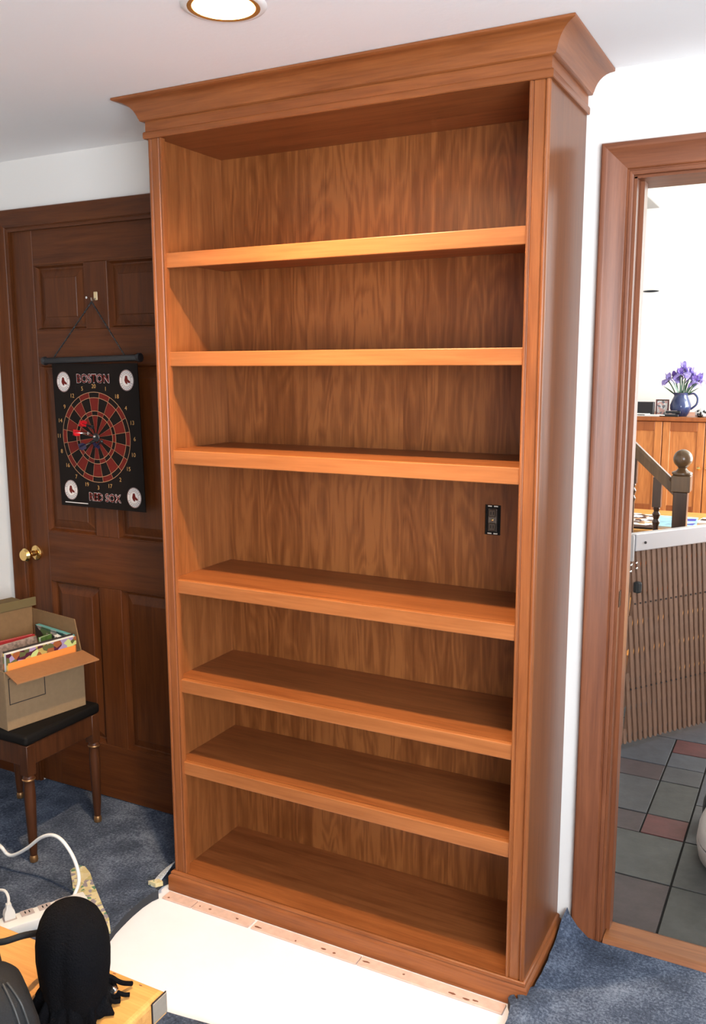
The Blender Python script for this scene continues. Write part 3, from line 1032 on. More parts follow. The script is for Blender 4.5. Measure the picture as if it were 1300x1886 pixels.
# things on the cabinet
zc = CT
bx_ = thing('speaker_box', 'small black rectangular box standing on the cabinet beside the framed photo', 'box', (.645, CY + .08, zc))
obj('body', boxbm(-.075, .055, -.03, .03, .0, .100, .003), 'dark', bx_)
obj('grille', boxbm(-.070, .050, -.033, -.0305, .006, .094, .001), plain('dark_cloth', (0.02, 0.017, 0.018, 1), .9), bx_)
pf = thing('photo_frame', 'small framed snapshot standing on the cabinet by the blue jug', 'photo frame', (.752, CY + .10, zc))
for a in ((-.045, -.036, 0, .118), (.036, .045, 0, .118)):
    obj('frame_side', boxbm(a[0], a[1], -.008, .004, a[2], a[3], .001), plain('dark_red_wood', (0.12, 0.03, 0.03, 1), .4), pf)
for a in ((0, .009), (.109, .118)):
    obj('frame_rail', boxbm(-.0355, .0355, -.008, .004, a[0], a[1], .001), 'oak_dark', pf)
obj('snapshot', boxbm(-.0355, .0355, -.001, .002, .0095, .1085), 'photo', pf)
bm = BM()
prism(bm, [(-.009, 0), (-.001, .05), (.001, .05), (-.007, 0)], 'X', -.01, .01)
for v in bm.verts:
    v.co.y += .013 + .0
obj('easel_leg', bm, 'dark', pf)
nb = thing('folded_papers', 'loose white papers lying along the cabinet edge', 'papers', (.66, CY + .01, zc))
for i, (x0, x1, a, z) in enumerate(((-.085, .09, .05, .0005), (-.01, .125, -.06, .007), (-.075, .02, .12, .013))):
    o = obj('sheet', boxbm(x0, x1, -.012, .045, z, z + .006, .001), 'paper', nb)
    o.rotation_euler = (0, 0, a * .3)
rc = thing('remote_control', 'lower black remote control lying on the cabinet before the jug', 'remote control', (.832, CY + .02, zc), .02, 'remote controls on the cabinet')
obj('case', boxbm(-.055, .045, -.016, .016, .0005, .018, .003), 'dark', rc)
obj('key_pad', boxbm(-.045, .02, -.011, .011, .0182, .020, .0005), 'whitegrey', rc)
r2 = dup(rc, (.840, CY + .05, zc + .0215), 'upper black remote control stacked on another before the jug')
obj('case_shim', boxbm(0, .001, 0, .001, 0, .001), 'dark').name
bpy.data.objects.remove(bpy.data.objects['case_shim'])

jug = thing('flower_jug', 'dark blue glazed pottery jug holding purple irises on the cabinet', 'jug', (.872, CY + .12, zc))
bm = BM()
lathe(bm, [(.045, .0005), (.058, .02), (.071, .055), (.072, .08), (.060, .115), (.048, .14), (.048, .152), (.055, .166), (.050, .164), (.042, .145), (.04, .13)], seg=28, cap=True)
obj('body', bm, 'glass_jug', jug, smooth=True)
bm = tube(BM(), [(.052, 0, .155), (.085, 0, .160), (.110, 0, .13), (.105, 0, .085), (.068, 0, .05)], .007, 8, 6)
obj('handle', bm, 'glass_jug', jug, smooth=True)


def petal(bm, base, d, side, ln, wd, droop):
    d, side = Vector(d).normalized(), Vector(side).normalized()
    upv = d.cross(side)
    n = 5
    rows_ = []
    for i in range(n + 1):
        t = i / n
        c = Vector(base) + d * (ln * t) + Vector((0, 0, -droop * t * t * ln)) 
        w = wd * math.sin(math.pi * (0.12 + 0.86 * t)) 
        rows_.append([bm.verts.new(c - side * w), bm.verts.new(c + upv * w * .35), bm.verts.new(c + side * w)])
    for a, b in zip(rows_, rows_[1:]):
        bm.faces.new((a[0], a[1], b[1], b[0]))
        bm.faces.new((a[1], a[2], b[2], b[1]))


irises = [(-.105, -.03, .285, 1), (-.055, .0, .30, 0), (.0, .02, .385, 1), (.035, -.02, .345, 1), (-.01, -.04, .33, 0), (.085, .0, .30, 1), (.105, -.03, .262, 0), (.06, .03, .335, 1), (.135, .01, .285, 1)]
iris_labels = ('purple iris drooping farthest from the jug handle', 'dark violet iris between the drooping one and the tallest one in the blue jug', 'tallest purple iris in the middle of the blue jug', 'purple iris just below the tallest one on the handle side', 'dark violet iris in front, directly under the tallest one', 'purple iris above the jug handle at mid height of the bunch', 'dark violet iris hanging lowest on the handle side', 'purple iris at the back, second tallest in the bunch', 'purple iris leaning farthest out over the jug handle')
for i, (x, y, z, mk) in enumerate(irises):
    it = thing('iris', iris_labels[i], 'flower', (.872 + x * .25, CY + .12 + y * .4, zc + .14), 0, 'irises in the blue jug')
    tx, ty, tz = x * .62, y * .6, (z - .14) * .80 + .0
    bm = tube(BM(), [(0, 0, -.02), (tx * .4, ty * .4, tz * .45), (tx, ty, tz)], .0045, 6, 5)
    obj('flower_stem', bm, 'leafg', it, smooth=True)
    bm = BM()
    for k in range(3):
        a = 2 * math.pi * k / 3 + i
        petal(bm, (tx, ty, tz), (math.cos(a), math.sin(a), .35), (-math.sin(a), math.cos(a), 0), .060, .027, 1.0)
    ext = bmesh.ops.solidify(bm, geom=bm.faces[:], thickness=.0012)
    obj('fall_petals', bm, 'petal', it, smooth=True)
    bm = BM()
    for k in range(3):
        a = 2 * math.pi * (k + .5) / 3 + i
        petal(bm, (tx, ty, tz), (math.cos(a) * .45, math.sin(a) * .45, 1), (-math.sin(a), math.cos(a), 0), .052, .021, -.1)
    ext = bmesh.ops.solidify(bm, geom=bm.faces[:], thickness=.0012)
    obj('standard_petals', bm, 'petal_d' if mk == 0 else 'petal', it, smooth=True)
    if i % 2 == 0 or i == 1:
        bm = BM()
        petal(bm, (0, 0, .0), (tx * .5 + (.03 if i % 4 else -.03), ty, .5 * tz), (0.7, .7, 0), .13, .010, .1)
        bmesh.ops.solidify(bm, geom=bm.faces[:], thickness=.001)
        obj('leaf', bm, 'leafpale' if i in (1, 4, 2) else 'leafg', it, smooth=True)

cr = thing('crumpled_paper', 'heap of crumpled white paper with black marks on the cabinet end', 'paper', (1.075, CY + .06, zc))
for k in range(3):
    bm = BM()
    bmesh.ops.create_icosphere(bm, subdivisions=3, radius=.050 - .006 * k)
    for v in bm.verts:
        n_ = math.sin(v.co.x * 190 + k) * math.sin(v.co.y * 170 + 2 * k) * math.sin(v.co.z * 150)
        v.co *= 1 + .28 * n_
        v.co.z = max(v.co.z * .7 + .026 - .004 * k, .001)
        v.co.x += (-.045, .01, .055)[k]
        v.co.y += (.0, .03, -.01)[k]
    obj('crumpled_sheet', bm, collage('blotted_paper_%d' % k, 40, [(.85, .84, .82, 1), (.85, .84, .82, 1), (.8, .8, .8, 1), (.03, .03, .03, 1)]), cr, smooth=True)

# ---- table with magazines in the far room
TZ = .745
tb = thing('dining_table', 'honey pine table strewn with magazines behind the newel post', 'table', (.95, 3.62, 0))
obj('tabletop', boxbm(-.75, .75, -.40, .40, TZ - .03, TZ, .004), 'pine', tb)
for sx in (-.68, .68):
    for sy in (-.34, .34):
        obj('leg', boxbm(sx - .03, sx + .03, sy - .03, sy + .03, 0, TZ - .031, .003), 'pine', tb)


def mag(name, label, x, y, w, h, t, rz, mat, pages='paper', z=None, cat='magazine', grp=None):
    m = thing(name, label, cat, (x, y, TZ if z is None else z), rz, grp)
    obj('pages', boxbm(-w / 2 + .003, w / 2 - .003, -h / 2 + .003, h / 2 - .003, .0005, t - .001), pages, m)
    obj('cover', boxbm(-w / 2, w / 2, -h / 2, h / 2, t - .001, t + .001), mat, m)
    return m


m1 = mag('magazine', 'pale blue magazine with royal blue shapes on the honey table', 1.03, 3.52, .24, .40, .014, .08, 'bluecover')
bm = BM()
prism(bm, [(.03, .03), (.11, .06), (.11, .14), (.05, .12)], 'Z', .0152, .0156)
prism(bm, [(-.02, -.10), (.06, -.07), (.115, -.02), (.10, -.10)], 'Z', .0152, .0156)
o = obj('printed_shapes', bm, 'royal', m1)
mag('newspaper', 'open newspaper with black print beside the blue magazine', .80, 3.56, .26, .42, .008, -.10, 'news', cat='newspaper')
mag('tablet', 'thin black tablet lying at the near table edge', .845, 3.285, .19, .07, .010, .05, 'dark', 'dark', cat='tablet')
m2 = mag('magazine', 'white magazine with black title bar past the newel post', 1.245, 3.66, .20, .20, .010, -.12, 'paper')
obj('title_bar', boxbm(-.095, .075, -.02, .05, .0112, .0116), 'dark', m2)
m3 = mag('booklet', 'small white booklet with black spine near the newel post', 1.165, 3.40, .10, .13, .008, .2, 'paper', cat='booklet')
obj('black_spine', boxbm(-.05, .05, -.064, -.04, .0092, .0096), 'dark', m3)

# ---- grey canister at the doorway's edge
cn = thing('canister_vacuum', 'rounded warm grey appliance with dark seam on the slate tiles', 'appliance', (1.665, 1.03, 0))
bm = BM()
def sq(r, z, n=40):
    return [(r * 1.0 * math.copysign(abs(math.cos(a)) ** .85, math.cos(a)), r * 1.25 * math.copysign(abs(math.sin(a)) ** .85, math.sin(a)), z) for a in [2 * math.pi * i / n for i in range(n)]]
loft(bm, [sq(.150, .012), sq(.170, .03), sq(.178, .07), sq(.178, .085)])
obj('lower_shell', bm, 'canister', cn, smooth=True)
bm = BM()
loft(bm, [sq(.172, .0852), sq(.172, .093)])
obj('seam_band', bm, 'rubber', cn, smooth=True)
bm = BM()
loft(bm, [sq(.176, .0932), sq(.174, .12), sq(.158, .16), sq(.12, .19), sq(.06, .205), sq(.01, .208)])
obj('upper_shell', bm, 'canister', cn, smooth=True)
for sy in (.235,):
    bm = BM()
    lathe_dir(bm, [(.040, 0), (.055, .006), (.055, .028), (.040, .034)], (-.150, sy, .056), (-1, 0, 0), 20)
    obj('wheel', bm, 'rubber', cn, smooth=True)

# ---------------------------------------------------------------- dartboard on the door
BX0, BX1, BZ0, BZ1 = -.750, -.346, 1.182, 1.705
BY = D - .030
dz_off = 0
db = thing('hanging_dartboard', 'black roll-up dartboard with dark red segments hanging on the panelled door', 'dartboard', ((BX0 + BX1) / 2, BY, BZ1))
bw, bh = BX1 - BX0, BZ1 - BZ0


def bp(u, v, dy=0.0):
    """u 0..1 across, v 0..1 down, local to the board"""
    return ((u - .5) * bw + .012 * v * 1.0, -dy - .0006, -v * bh)


bm = BM()
nu, nv = 8, 20
cr_ = .035
front = [[bm.verts.new(bp(i / nu, .0 + j / nv)) for j in range(nv + 1)] for i in range(nu + 1)]
for i in range(nu):
    for j in range(nv):
        bm.faces.new((front[i][j], front[i + 1][j], front[i + 1][j + 1], front[i][j + 1]))
ext = bmesh.ops.extrude_face_region(bm, geom=bm.faces[:])
for v in [q for q in ext['geom'] if isinstance(q, bmesh.types.BMVert)]:
    v.co.y += .003
obj('sheet', bm, 'blackvinyl', db)
bm = BM()
lathe_dir(bm, [(.010, 0), (.015, .002), (.016, .012), (.013, .016), (.0115, .02), (.0115, .445), (.013, .449), (.016, .453), (.015, .463), (.010, .465)], (-.2325 - .010, -.002, .010), (1, 0, .021), 16)
obj('hanging_rod', bm, 'dark', db, smooth=True)
bm = BM()
hook_x, hook_z = -.553 - (BX0 + BX1) / 2, 1.921 - BZ1
pa, pb_, pc = Vector((-.187, -.004, .022)), Vector((hook_x, .012, hook_z)), Vector((.150, -.004, .028))
for a, b in ((pa, pb_), (pb_, pc)):
    n = 44
    tube(bm, [a + (b - a) * (i / n) for i in range(n + 1)], lambda t: .0026 + .0010 * math.sin(t * 2 * math.pi * 26), 6)
obj('hanging_cord', bm, 'dark', db)

CU, CV, RU = .479, .505, .163


def cpos(r, a, dy):
    # a: clockwise from top
    x, y, z = bp(CU, CV, dy)
    return (x + r * math.sin(a) * .985, y, z + r * math.cos(a))


def sector(bm, r0, r1, a0, a1, dy, n=4):
    A = [bm.verts.new(cpos(r0, a0 + (a1 - a0) * i / n, dy)) for i in range(n + 1)]
    B_ = [bm.verts.new(cpos(r1, a0 + (a1 - a0) * i / n, dy)) for i in range(n + 1)]
    for i in range(n):
        bm.faces.new((A[i], A[i + 1], B_[i + 1], B_[i]))


R1, R2, R3, R4, R5 = RU, RU * .88, RU * .585, RU * .49, RU * .10
red, wire = BM(), BM()
sg = 2 * math.pi / 20
for k in range(20):
    a0, a1 = (k - .5) * sg, (k + .5) * sg
    if k % 2 == 0:
        sector(red, R3, R2, a0, a1, .0008)
        sector(red, R5, R4, a0, a1, .0008)
    else:
        sector(red, R2, R1, a0, a1, .0008)
        sector(red, R4, R3, a0, a1, .0008)
    sector(wire, R5, R1, a0 - .0045, a0 + .0045, .0014, 1)
for r in (R1, R2, R3, R4):
    for k in range(60):
        sector(wire, r - .0009, r + .0009, k * 2 * math.pi / 60, (k + 1) * 2 * math.pi / 60, .0014, 1)
o = obj('target_segments', red, 'redprint', db); o['kind'] = 'stuff'
o = obj('target_wire', wire, 'wireprint', db); o['kind'] = 'stuff'
bm = BM()
lathe_dir(bm, [(R5 * 1.0, 0), (R5 * .9, .002), (.006, .0022), (.006, .004)], (bp(CU, CV)[0], bp(CU, CV)[1] - .001, bp(CU, CV)[2]), (0, -1, 0), 16)
obj('bullseye', bm, 'dark', db, smooth=True)
bm = BM()
lathe_dir(bm, [(.0045, 0), (.005, .003), (.003, .006)], (bp(CU, CV)[0] - .001, bp(CU, CV)[1] - .005, bp(CU, CV)[2] + .004), (0, -1, .1), 12)
obj('bullseye_stud', bm, 'silver', db, smooth=True)
for k, n_ in enumerate((20, 1, 18, 4, 13, 6, 10, 15, 2, 17, 3, 19, 7, 16, 8, 11, 14, 9, 12, 5)):
    c = Vector(cpos(RU * 1.125, k * sg, .0012))
    bm = text_bm(str(n_), .021, lambda u, v: c + Vector((u, 0, v)))
    obj('numeral', bm, 'goldprint', db)


def lettering(s, size, u, v, mat, sx=1.0):
    c = Vector(bp(u, v, .0014))
    bm = text_bm(s, size, lambda a, b: c + Vector((a * sx, 0, b)))
    c2 = Vector(bp(u, v, .0010))
    ob = text_bm(s, size, lambda a, b: c2 + Vector((a * sx * 1.03, 0, b * 1.16)))
    obj('lettering', bm, 'redprint', db)
    for d_ in ((.0013, .0013), (-.0013, .0013), (.0013, -.0013), (-.0013, -.0013)):
        me = text_bm(s, size, lambda a, b: c2 + Vector((a * sx + d_[0], 0, b + d_[1])))
        merge(ob, me)
    o = obj('lettering_outline', ob, mat, db)
    o['kind'] = 'stuff'


lettering('BOSTON', .042, .485, .105, 'pinkprint', .92)
lettering('RED SOX', .040, .535, .925, 'pinkprint', .92)


def badge(u, v):
    c = Vector(bp(u, v, .0012))
    rr = .0355

    def disc(bm, r0, r1, dy, n=28):
        for i in range(n):
            a, b = 2 * math.pi * i / n, 2 * math.pi * (i + 1) / n
            q = [c + Vector((r * math.sin(t) * .93, -dy, r * math.cos(t) * 1.04)) for r, t in ((r0, a), (r0, b), (r1, b), (r1, a))]
            bm.faces.new([bm.verts.new(p) for p in q])
    bm = BM()
    disc(bm, .0001, rr, 0)
    bdg = obj('badge', bm, 'whiteprint', db)
    bm = BM()
    disc(bm, rr * .93, rr * .985, .0003)
    disc(bm, rr * .60, rr * .63, .0003)
    obj('badge_ring', bm, 'redprint', bdg)
    bm = BM()
    # two hanging socks
    for dx, tl in ((-.0045, -.2), (.0045, .25)):
        sock = [(-.003, .014), (.003, .014), (.003, .002), (.010, -.006), (.008, -.011), (.001, -.008), (-.004, -.001)]
        ca, sa = math.cos(tl), math.sin(tl)
        q = [c + Vector((dx + (a * ca - b * sa) * 1.15, -.0004 - (dx > 0) * .0002, (a * sa + b * ca) * 1.15)) for a, b in sock]
        bm.faces.new([bm.verts.new(p) for p in q])
    obj('badge_socks', bm, 'redprint', bdg)
    bm = BM()
    # lettering ring, too small to read in the photograph: short strokes
    for i in range(22):
        t = 2 * math.pi * i / 22
        if abs(math.cos(t)) < .35:
            continue
        for s0 in (-1, 1):
            ct = t + s0 * .045
            q = [c + Vector((r * math.sin(tt) * .93, -.0004, r * math.cos(tt) * 1.04)) for r, tt in ((rr * .69, ct - .02), (rr * .69, ct + .02), (rr * .88, ct + .02), (rr * .88, ct - .02))]
            bm.faces.new([bm.verts.new(p) for p in q])
    o = obj('badge_lettering', bm, 'navy', bdg)
    o['kind'] = 'stuff'


for u, v in ((.13, .125), (.872, .112), (.132, .885), (.880, .905)):
    badge(u, v)
bm = BM()
q = [bp(.05, .972, .0012), (bp(.33, .972, .0012)), bp(.33, .978, .0012), bp(.05, .978, .0012)]
bm.faces.new([bm.verts.new(p) for p in q])
obj('print_line', bm, 'whiteprint', db)

# darts
for i, (u, v, rx, mat, lab) in enumerate(((.405, .478, (-.5, -1, .10), 'redflight', 'red-flighted dart sticking in the dartboard just below the upper red one'), (.452, .435, (-.1, -1, .35), 'redflight', 'upper red-flighted dart sticking in the dartboard above the bull'), (.452, .535, (-.42, -1, -.35), 'navy', 'navy-flighted dart in the dartboard below the red ones'), (.545, .53, (.35, -1, -.25), 'navy', 'navy-flighted dart in the dartboard on the far side of the bull'))):
    p = bp(u, v, .002)
    dt = thing('dart', lab, 'dart', (db.location.x + p[0], db.location.y + p[1], db.location.z + p[2]), 0, 'darts in the hanging dartboard')
    d_ = Vector(rx).normalized()
    bm = BM()
    lathe_dir(bm, [(.0065, -.0006), (.0065, .006), (.003, .008), (.004, .012), (.004, .03), (.002, .034), (.002, .052)], (0, 0, 0), d_, 10)
    obj('barrel', bm, 'silver' if i < 1 else 'dark', dt, smooth=True)
    bm = BM()
    a = d_.orthogonal().normalized()
    b = d_.cross(a)
    for ax in (a, b):
        for s0 in (-1, 1):
            pts = [d_ * .032, d_ * .038 + ax * s0 * .013, d_ * .056 + ax * s0 * .015, d_ * .060, ]
            off = d_.cross(ax) * .0005
            loft(bm, [[q_ - off for q_ in pts], [q_ + off for q_ in pts]])
    obj('flight', bm, mat, dt)

# hooks on the door
hk = thing('adhesive_hook', 'small cream hook holding the dartboard cord on the door', 'hook', (-.549, D + .0004, 1.937))
obj('hook_plate', boxbm(-.009, .009, -.004, 0, -.010, .020, .002), plain('cream_plastic', (.62, .48, .26, 1), .4), hk)
bm = tube(BM(), [(0, -.004, -.004), (0, -.014, -.012), (.0, -.022, -.012), (.0, -.024, -.002)], .0028, 8, 4)
obj('hook_prong', bm, 'silver', hk, smooth=True)
bm = BM()
lathe_dir(bm, [(.0018, 0), (.0018, .010), (.0045, .011), (.0045, .0125)], (0, 0, 0), (0, -1, 0), 10)
nl = obj('nail', bm, 'silver', None, smooth=True)
nl.location = (-.583, D + .0004, 1.937)
tag(nl, 'tiny bright nail head in the door beside the cream hook', 'nail')

# ---------------------------------------------------------------- stool, cardboard box, books
sx0, sx1, sy0, sy1 = -.93, -.493, -.137, .203
so = thing('stool', 'dark mahogany stool with black seat and turned brass-tipped legs under the box', 'stool', ((sx0 + sx1) / 2, (sy0 + sy1) / 2, .022))
hx, hy = (sx1 - sx0) / 2, (sy1 - sy0) / 2
zo = -.022


def apron(x0, x1, y0, y1):
    return boxbm(x0, x1, y0, y1, .372 + zo, .446 + zo, .002)


obj('apron', apron(-hx + .036, hx - .036, -hy + .004, -hy + .022), 'walnut', so)
obj('apron', apron(-hx + .036, hx - .036, hy - .022, hy - .004), 'walnut', so)
obj('apron', apron(-hx + .004, -hx + .022, -hy + .036, hy - .036), 'walnut', so)
obj('apron', apron(hx - .022, hx - .004, -hy + .036, hy - .036), 'walnut', so)
obj('seat', boxbm(-hx - .004, hx + .004, -hy - .004, hy + .004, .4465 + zo, .484 + zo, .012, 3), 'seat', so, smooth=True)
leg0 = None
for sx in (-1, 1):
    for sy in (-1, 1):
        lx, ly = sx * (hx - .017), sy * (hy - .017)
        if leg0 is None:
            bm = boxbm(-.017, .0205, -.017, .0205, .338 + zo, .4462 + zo, .002)
            lathe(bm, [(.014, .340 + zo), (.019, .333 + zo), (.021, .324 + zo), (.0175, .316 + zo), (.018, .30 + zo), (.0195, .26 + zo), (.0150, .10 + zo), (.0115, .048 + zo)], seg=16)
            leg0 = obj('leg', bm, 'walnut', so, smooth=True)
            bm = BM()
            lathe(bm, [(.008, .0005), (.0135, .003), (.0145, .012), (.0125, .024), (.0105, .0265)], seg=16)
            obj('brass_ferrule', bm, 'oldbrass', leg0, smooth=True)
            bm = BM()
            lathe(bm, [(.0205, .3205 + zo), (.0222, .324 + zo), (.0205, .3275 + zo)], seg=16)
            obj('leg_collar', bm, 'oldbrass', leg0, smooth=True)
            leg0.location = (lx, ly, 0)
        else:
            c = leg0.copy(); COL.objects.link(c); c.parent = so; c.location = (lx, ly, 0); c.rotation_euler = (0, 0, {(-1, -1): 0, (1, -1): R(90), (1, 1): R(180), (-1, 1): R(270)}[(sx, sy)] )
            for g_ in list(leg0.children):
                d_ = g_.copy(); COL.objects.link(d_); d_.parent = c

# box: local axes: x leftwards (-) / y along its visible side
ZS = .4845
ba = R(-11.13)
cbx = thing('cardboard_box', 'open brown cardboard box full of picture books on the stool', 'box', (-.577, -.135, ZS), ba)
BW_, BL_, BH_, TH = .315, .306, .206, .004
obj('box_bottom', boxbm(-BW_ + TH, -TH, TH, BL_ - TH, .0005, .005), 'card', cbx)
obj('box_side', boxbm(-TH, 0, 0, BL_, .0005, BH_, .0008), 'card', cbx)
obj('box_side', boxbm(-BW_, -BW_ + TH, 0, BL_, .0005, BH_, .0008), 'card', cbx)
obj('box_end', boxbm(-BW_ + TH + .0003, -TH - .0003, 0, TH, .0005, BH_, .0008), 'card', cbx)
obj('box_end', boxbm(-BW_ + TH + .0003, -TH - .0003, BL_ - TH, BL_, .0005, BH_, .0008), 'card', cbx)
# upright far flap, upright left flap with its top folded outward, near flap folded down, right flap drooping out
bm = BM()
prism(bm, [(-BW_ + .006, BH_), (-.010, BH_), (-.040, BH_ + .108), (-BW_ + .003, BH_ + .104)], 'Y', BL_ - TH, BL_)
obj('box_flap', bm, 'cardin', cbx)
bm = BM()
prism(bm, [(.0, BH_), (BL_ - .006, BH_), (BL_ - .004, BH_ + .112), (.0, BH_ + .112)], 'X', -BW_, -BW_ + TH)
obj('box_flap', bm, 'cardin', cbx)
obj('box_lid', boxbm(-BW_ - .16, -BW_ + .004, -.02, BL_ + .012, BH_ + .1125, BH_ + .1165, .001), plain('olive_card_lid', (.16, .11, .045, 1), .85), cbx)  # olive-brown card in one even colour
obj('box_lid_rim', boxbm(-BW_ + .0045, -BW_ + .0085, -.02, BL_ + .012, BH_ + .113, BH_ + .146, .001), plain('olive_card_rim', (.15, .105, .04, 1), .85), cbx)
bm = BM()
tilt_ = R(8)
fw_ = .098
prof = [(0.0005, BH_ - .003), (fw_ * math.cos(tilt_), BH_ - .003 - fw_ * math.sin(tilt_)), (fw_ * math.cos(tilt_), BH_ - fw_ * math.sin(tilt_) + .001), (0.0005, BH_ + .001)]
rings = [[(a, .002, z) for a, z in prof], [(a, BL_ - .002, z) for a, z in prof]]
for j, v in enumerate((0, 1)):
    pass
rings[0][1] = (rings[0][1][0], -.012, rings[0][1][2]); rings[0][2] = (rings[0][2][0], -.012, rings[0][2][2])
loft(bm, rings)
fo = obj('box_flap', bm, 'cardorange', cbx)
bm = BM()
lw = .003
for a in ((.012, .148, .088, .091), (.012, .148, .178, .181), (.012, .015, .091, .178), (.145, .148, .091, .178)):
    box(bm, .0002, .0006, a[0], a[1], a[2], a[3])
o = obj('printed_outline', bm, 'ink', cbx)

BRX = Matrix.Translation((-.577, -.135, ZS)) @ Matrix.Rotation(ba, 4, 'Z')


def book(label, lx, ly, wx, wy, z0, z1, cover, lean=(0, 0), rot=0, spine=None, band=None, grp='picture books in the cardboard box'):
    """upright book in the box: lx, ly local centre; wx thickness, wy length"""
    p = BRX @ Vector((lx, ly, z0))
    b = thing('book', label, 'book', tuple(p), 0, grp)
    b.rotation_euler = (lean[0], lean[1], ba + rot)
    h = z1 - z0
    obj('pages', boxbm(-wx / 2 + .0016, wx / 2 - .0016, -wy / 2 + .003, wy / 2 - .003, .002, h - .002), 'paper', b)
    for s0 in (-1, 1):
        obj('cover', boxbm(s0 * wx / 2 - .0015, s0 * wx / 2 + .0015, -wy / 2, wy / 2, 0, h, .0006), cover, b)
    if spine:
        obj('spine', boxbm(-wx / 2 + .0016, wx / 2 - .0016, wy / 2 - .0028, wy / 2, 0, h), spine, b)
    if band:
        obj('cover_band', boxbm(wx / 2 + .0017, wx / 2 + .0024, -wy / 2 + .004, wy / 2 - .004, h - .054, h - .034), band, b)
    return b


b1 = book('wide picture book with white top and orange band leaning by the drooping flap', -.030, .150, .020, .27, .012, .263, 'collage', (0, R(3), 0)[:2], band=None)
obj('orange_band', boxbm(.0118, .0124, -.13, .13, .19, .219), 'orangec', b1)
obj('white_edge', boxbm(-.0085, .0085, -.132, .132, .2488, .2505), 'paper', b1)
obj('black_edge', boxbm(-.0117, -.0080, -.134, .134, .2500, .2560), 'ink', b1)
book('grey picture book with yellow spine behind the wide picture book', -.105, .115, .016, .20, .012, .256, 'greyc', (0, R(-10)), R(4), 'yellowc')
book('red-edged picture book standing at the back of the box', -.182, .150, .014, .17, .012, .247, 'redc', (0, R(-6)), R(-3))
book('green book between the grey and teal books in the box', -.120, .246, .012, .055, .012, .250, 'greenc', (0, R(-4)), R(12))
bt = book('picture book with teal top edge standing along the upright far flap of the box', -.140, BL_ - .022, .016, .225, .012, .262, 'pinkcover', (0, 0), R(90), 'redc')
obj('teal_edge', boxbm(-.0095, .0095, -.1126, .1126, .2402, .2502, .001), 'teal', bt)
book('white and black book in the far corner of the box', -.078, BL_ - .052, .018, .045, .012, .258, collage('black_white_cover', 60, [(.7, .7, .7, 1), (.02, .02, .02, 1), (.6, .6, .62, 1)]), (0, 0), R(80))

# ---------------------------------------------------------------- power strip and cords
ps0 = Vector((-.290, -.420, .0))
pdir = Vector((.080, .149, 0)).normalized()
pa_ = math.atan2(pdir.y, pdir.x)
ps = thing('power_strip', 'white power strip with grey sockets lying on the blue carpet', 'power strip', (-.245, -.368, .0245), pa_)
obj('housing', boxbm(-.15, .16, -.045, .022, .0, .036, .005, 2), 'white', ps, smooth=True)
for i in range(5):
    x = -.12 + i * .052
    s_ = obj('socket', boxbm(x - .019, x + .019, -.012, .018, .0362, .0385, .001), 'whitegrey', ps)
    for dx in (-.006, .006):
        obj('socket_slot', boxbm(x + dx - .0018, x + dx + .0018, -.002, .010, .0386, .0391), 'void', s_)
plug_l = Matrix.Translation(ps.location) @ Matrix.Rotation(pa_, 4, 'Z') @ Vector((-.068, .003, .0392))
pg = thing('power_plug', 'white plug standing in the power strip with its lead arching away', 'plug', tuple(plug_l), pa_)
bm = BM()
loft(bm, [[(sx * a, sy * b, z) for sx, sy in ((-1, -1), (1, -1), (1, 1), (-1, 1))] for a, b, z in ((.015, .012, 0), (.016, .013, .01), (.014, .011, .024), (.008, .008, .034), (.007, .007, .046))])
obj('plug_body', bm, 'white', pg, smooth=True)
inv = (Matrix.Translation(pg.location) @ Matrix.Rotation(pa_, 4, 'Z')).inverted()
pts = [Vector(p) for p in ((-.325, -.335, .115), (-.34, -.328, .128), (-.37, -.33, .118), (-.41, -.335, .088), (-.46, -.34, .06), (-.55, -.36, .032), (-.65, -.40, .029))]
pts = [pg.location + Vector((0, 0, .044))] + pts
pts[1] = pg.location + Vector((-.006, .006, .062))
pts[2] = pg.location + Vector((-.030, .015, .070))
pts[3] = pg.location + Vector((-.065, .018, .060))
pts[4] = pg.location + Vector((-.105, .012, .034))
pts[5] = pg.location + Vector((-.15, .0, .010))
pts[6] = Vector((pg.location.x - .24, pg.location.y - .02, .029))
bm = tube(BM(), [inv @ p for p in pts], .0042, 8, 8)
obj('lead', bm, 'white', pg, smooth=True)
cord = [(-.90, .02, .029), (-.86, -.04, .03), (-.75, -.12, .055), (-.577, -.2, .103), (-.547, -.2, .083), (-.514, -.2, .086), (-.447, -.2, .129), (-.381, -.2, .183), (-.326, -.2, .206), (-.277, -.203, .197), (-.229, -.208, .153), (-.205, -.215, .098), (-.205, -.232, .060), (-.200, -.262, .042)]
bm = tube(BM(), [Vector(p) for p in cord], .0058, 10, 8)
tag(obj('extension_cable', bm, 'white', None, smooth=True), 'thick white cord looping past the stool leg to the power strip', 'cord')

# ---------------------------------------------------------------- low pine table with the bags
TX1, TYB, TZ1 = .679, -.852, .45
lt_ = thing('low_table', 'low honey pine table with grey corner plate carrying the black bags', 'table', (TX1, TYB, 0))
bm = BM()
x0, x1, y0, y1, z0, z1 = -1.0, 0, -.60, 0, TZ1 - .052, TZ1
prof = [(0, z0), (0, z1 - .010), (-.002, z1 - .004), (-.006, z1 - .001), (-.011, z1)]
rings = [[(x1 + a, y1 + a, z) , (x0 - a, y1 + a, z), (x0 - a, y0 - a, z), (x1 + a, y0 - a, z)] for a, z in prof]
loft(bm, rings)
obj('tabletop', bm, 'pine', lt_)
bm = BM()
box(bm, .0004, .004, -.042, -.0005, TZ1 - .046, TZ1 - .003, .001)
pl = obj('corner_plate', bm, 'plate', lt_)
pl['label'] = 'grey corner plate'
bm = BM()
box(bm, .0002, .0024, -.0445, -.0421, TZ1 - .048, TZ1 - .002)
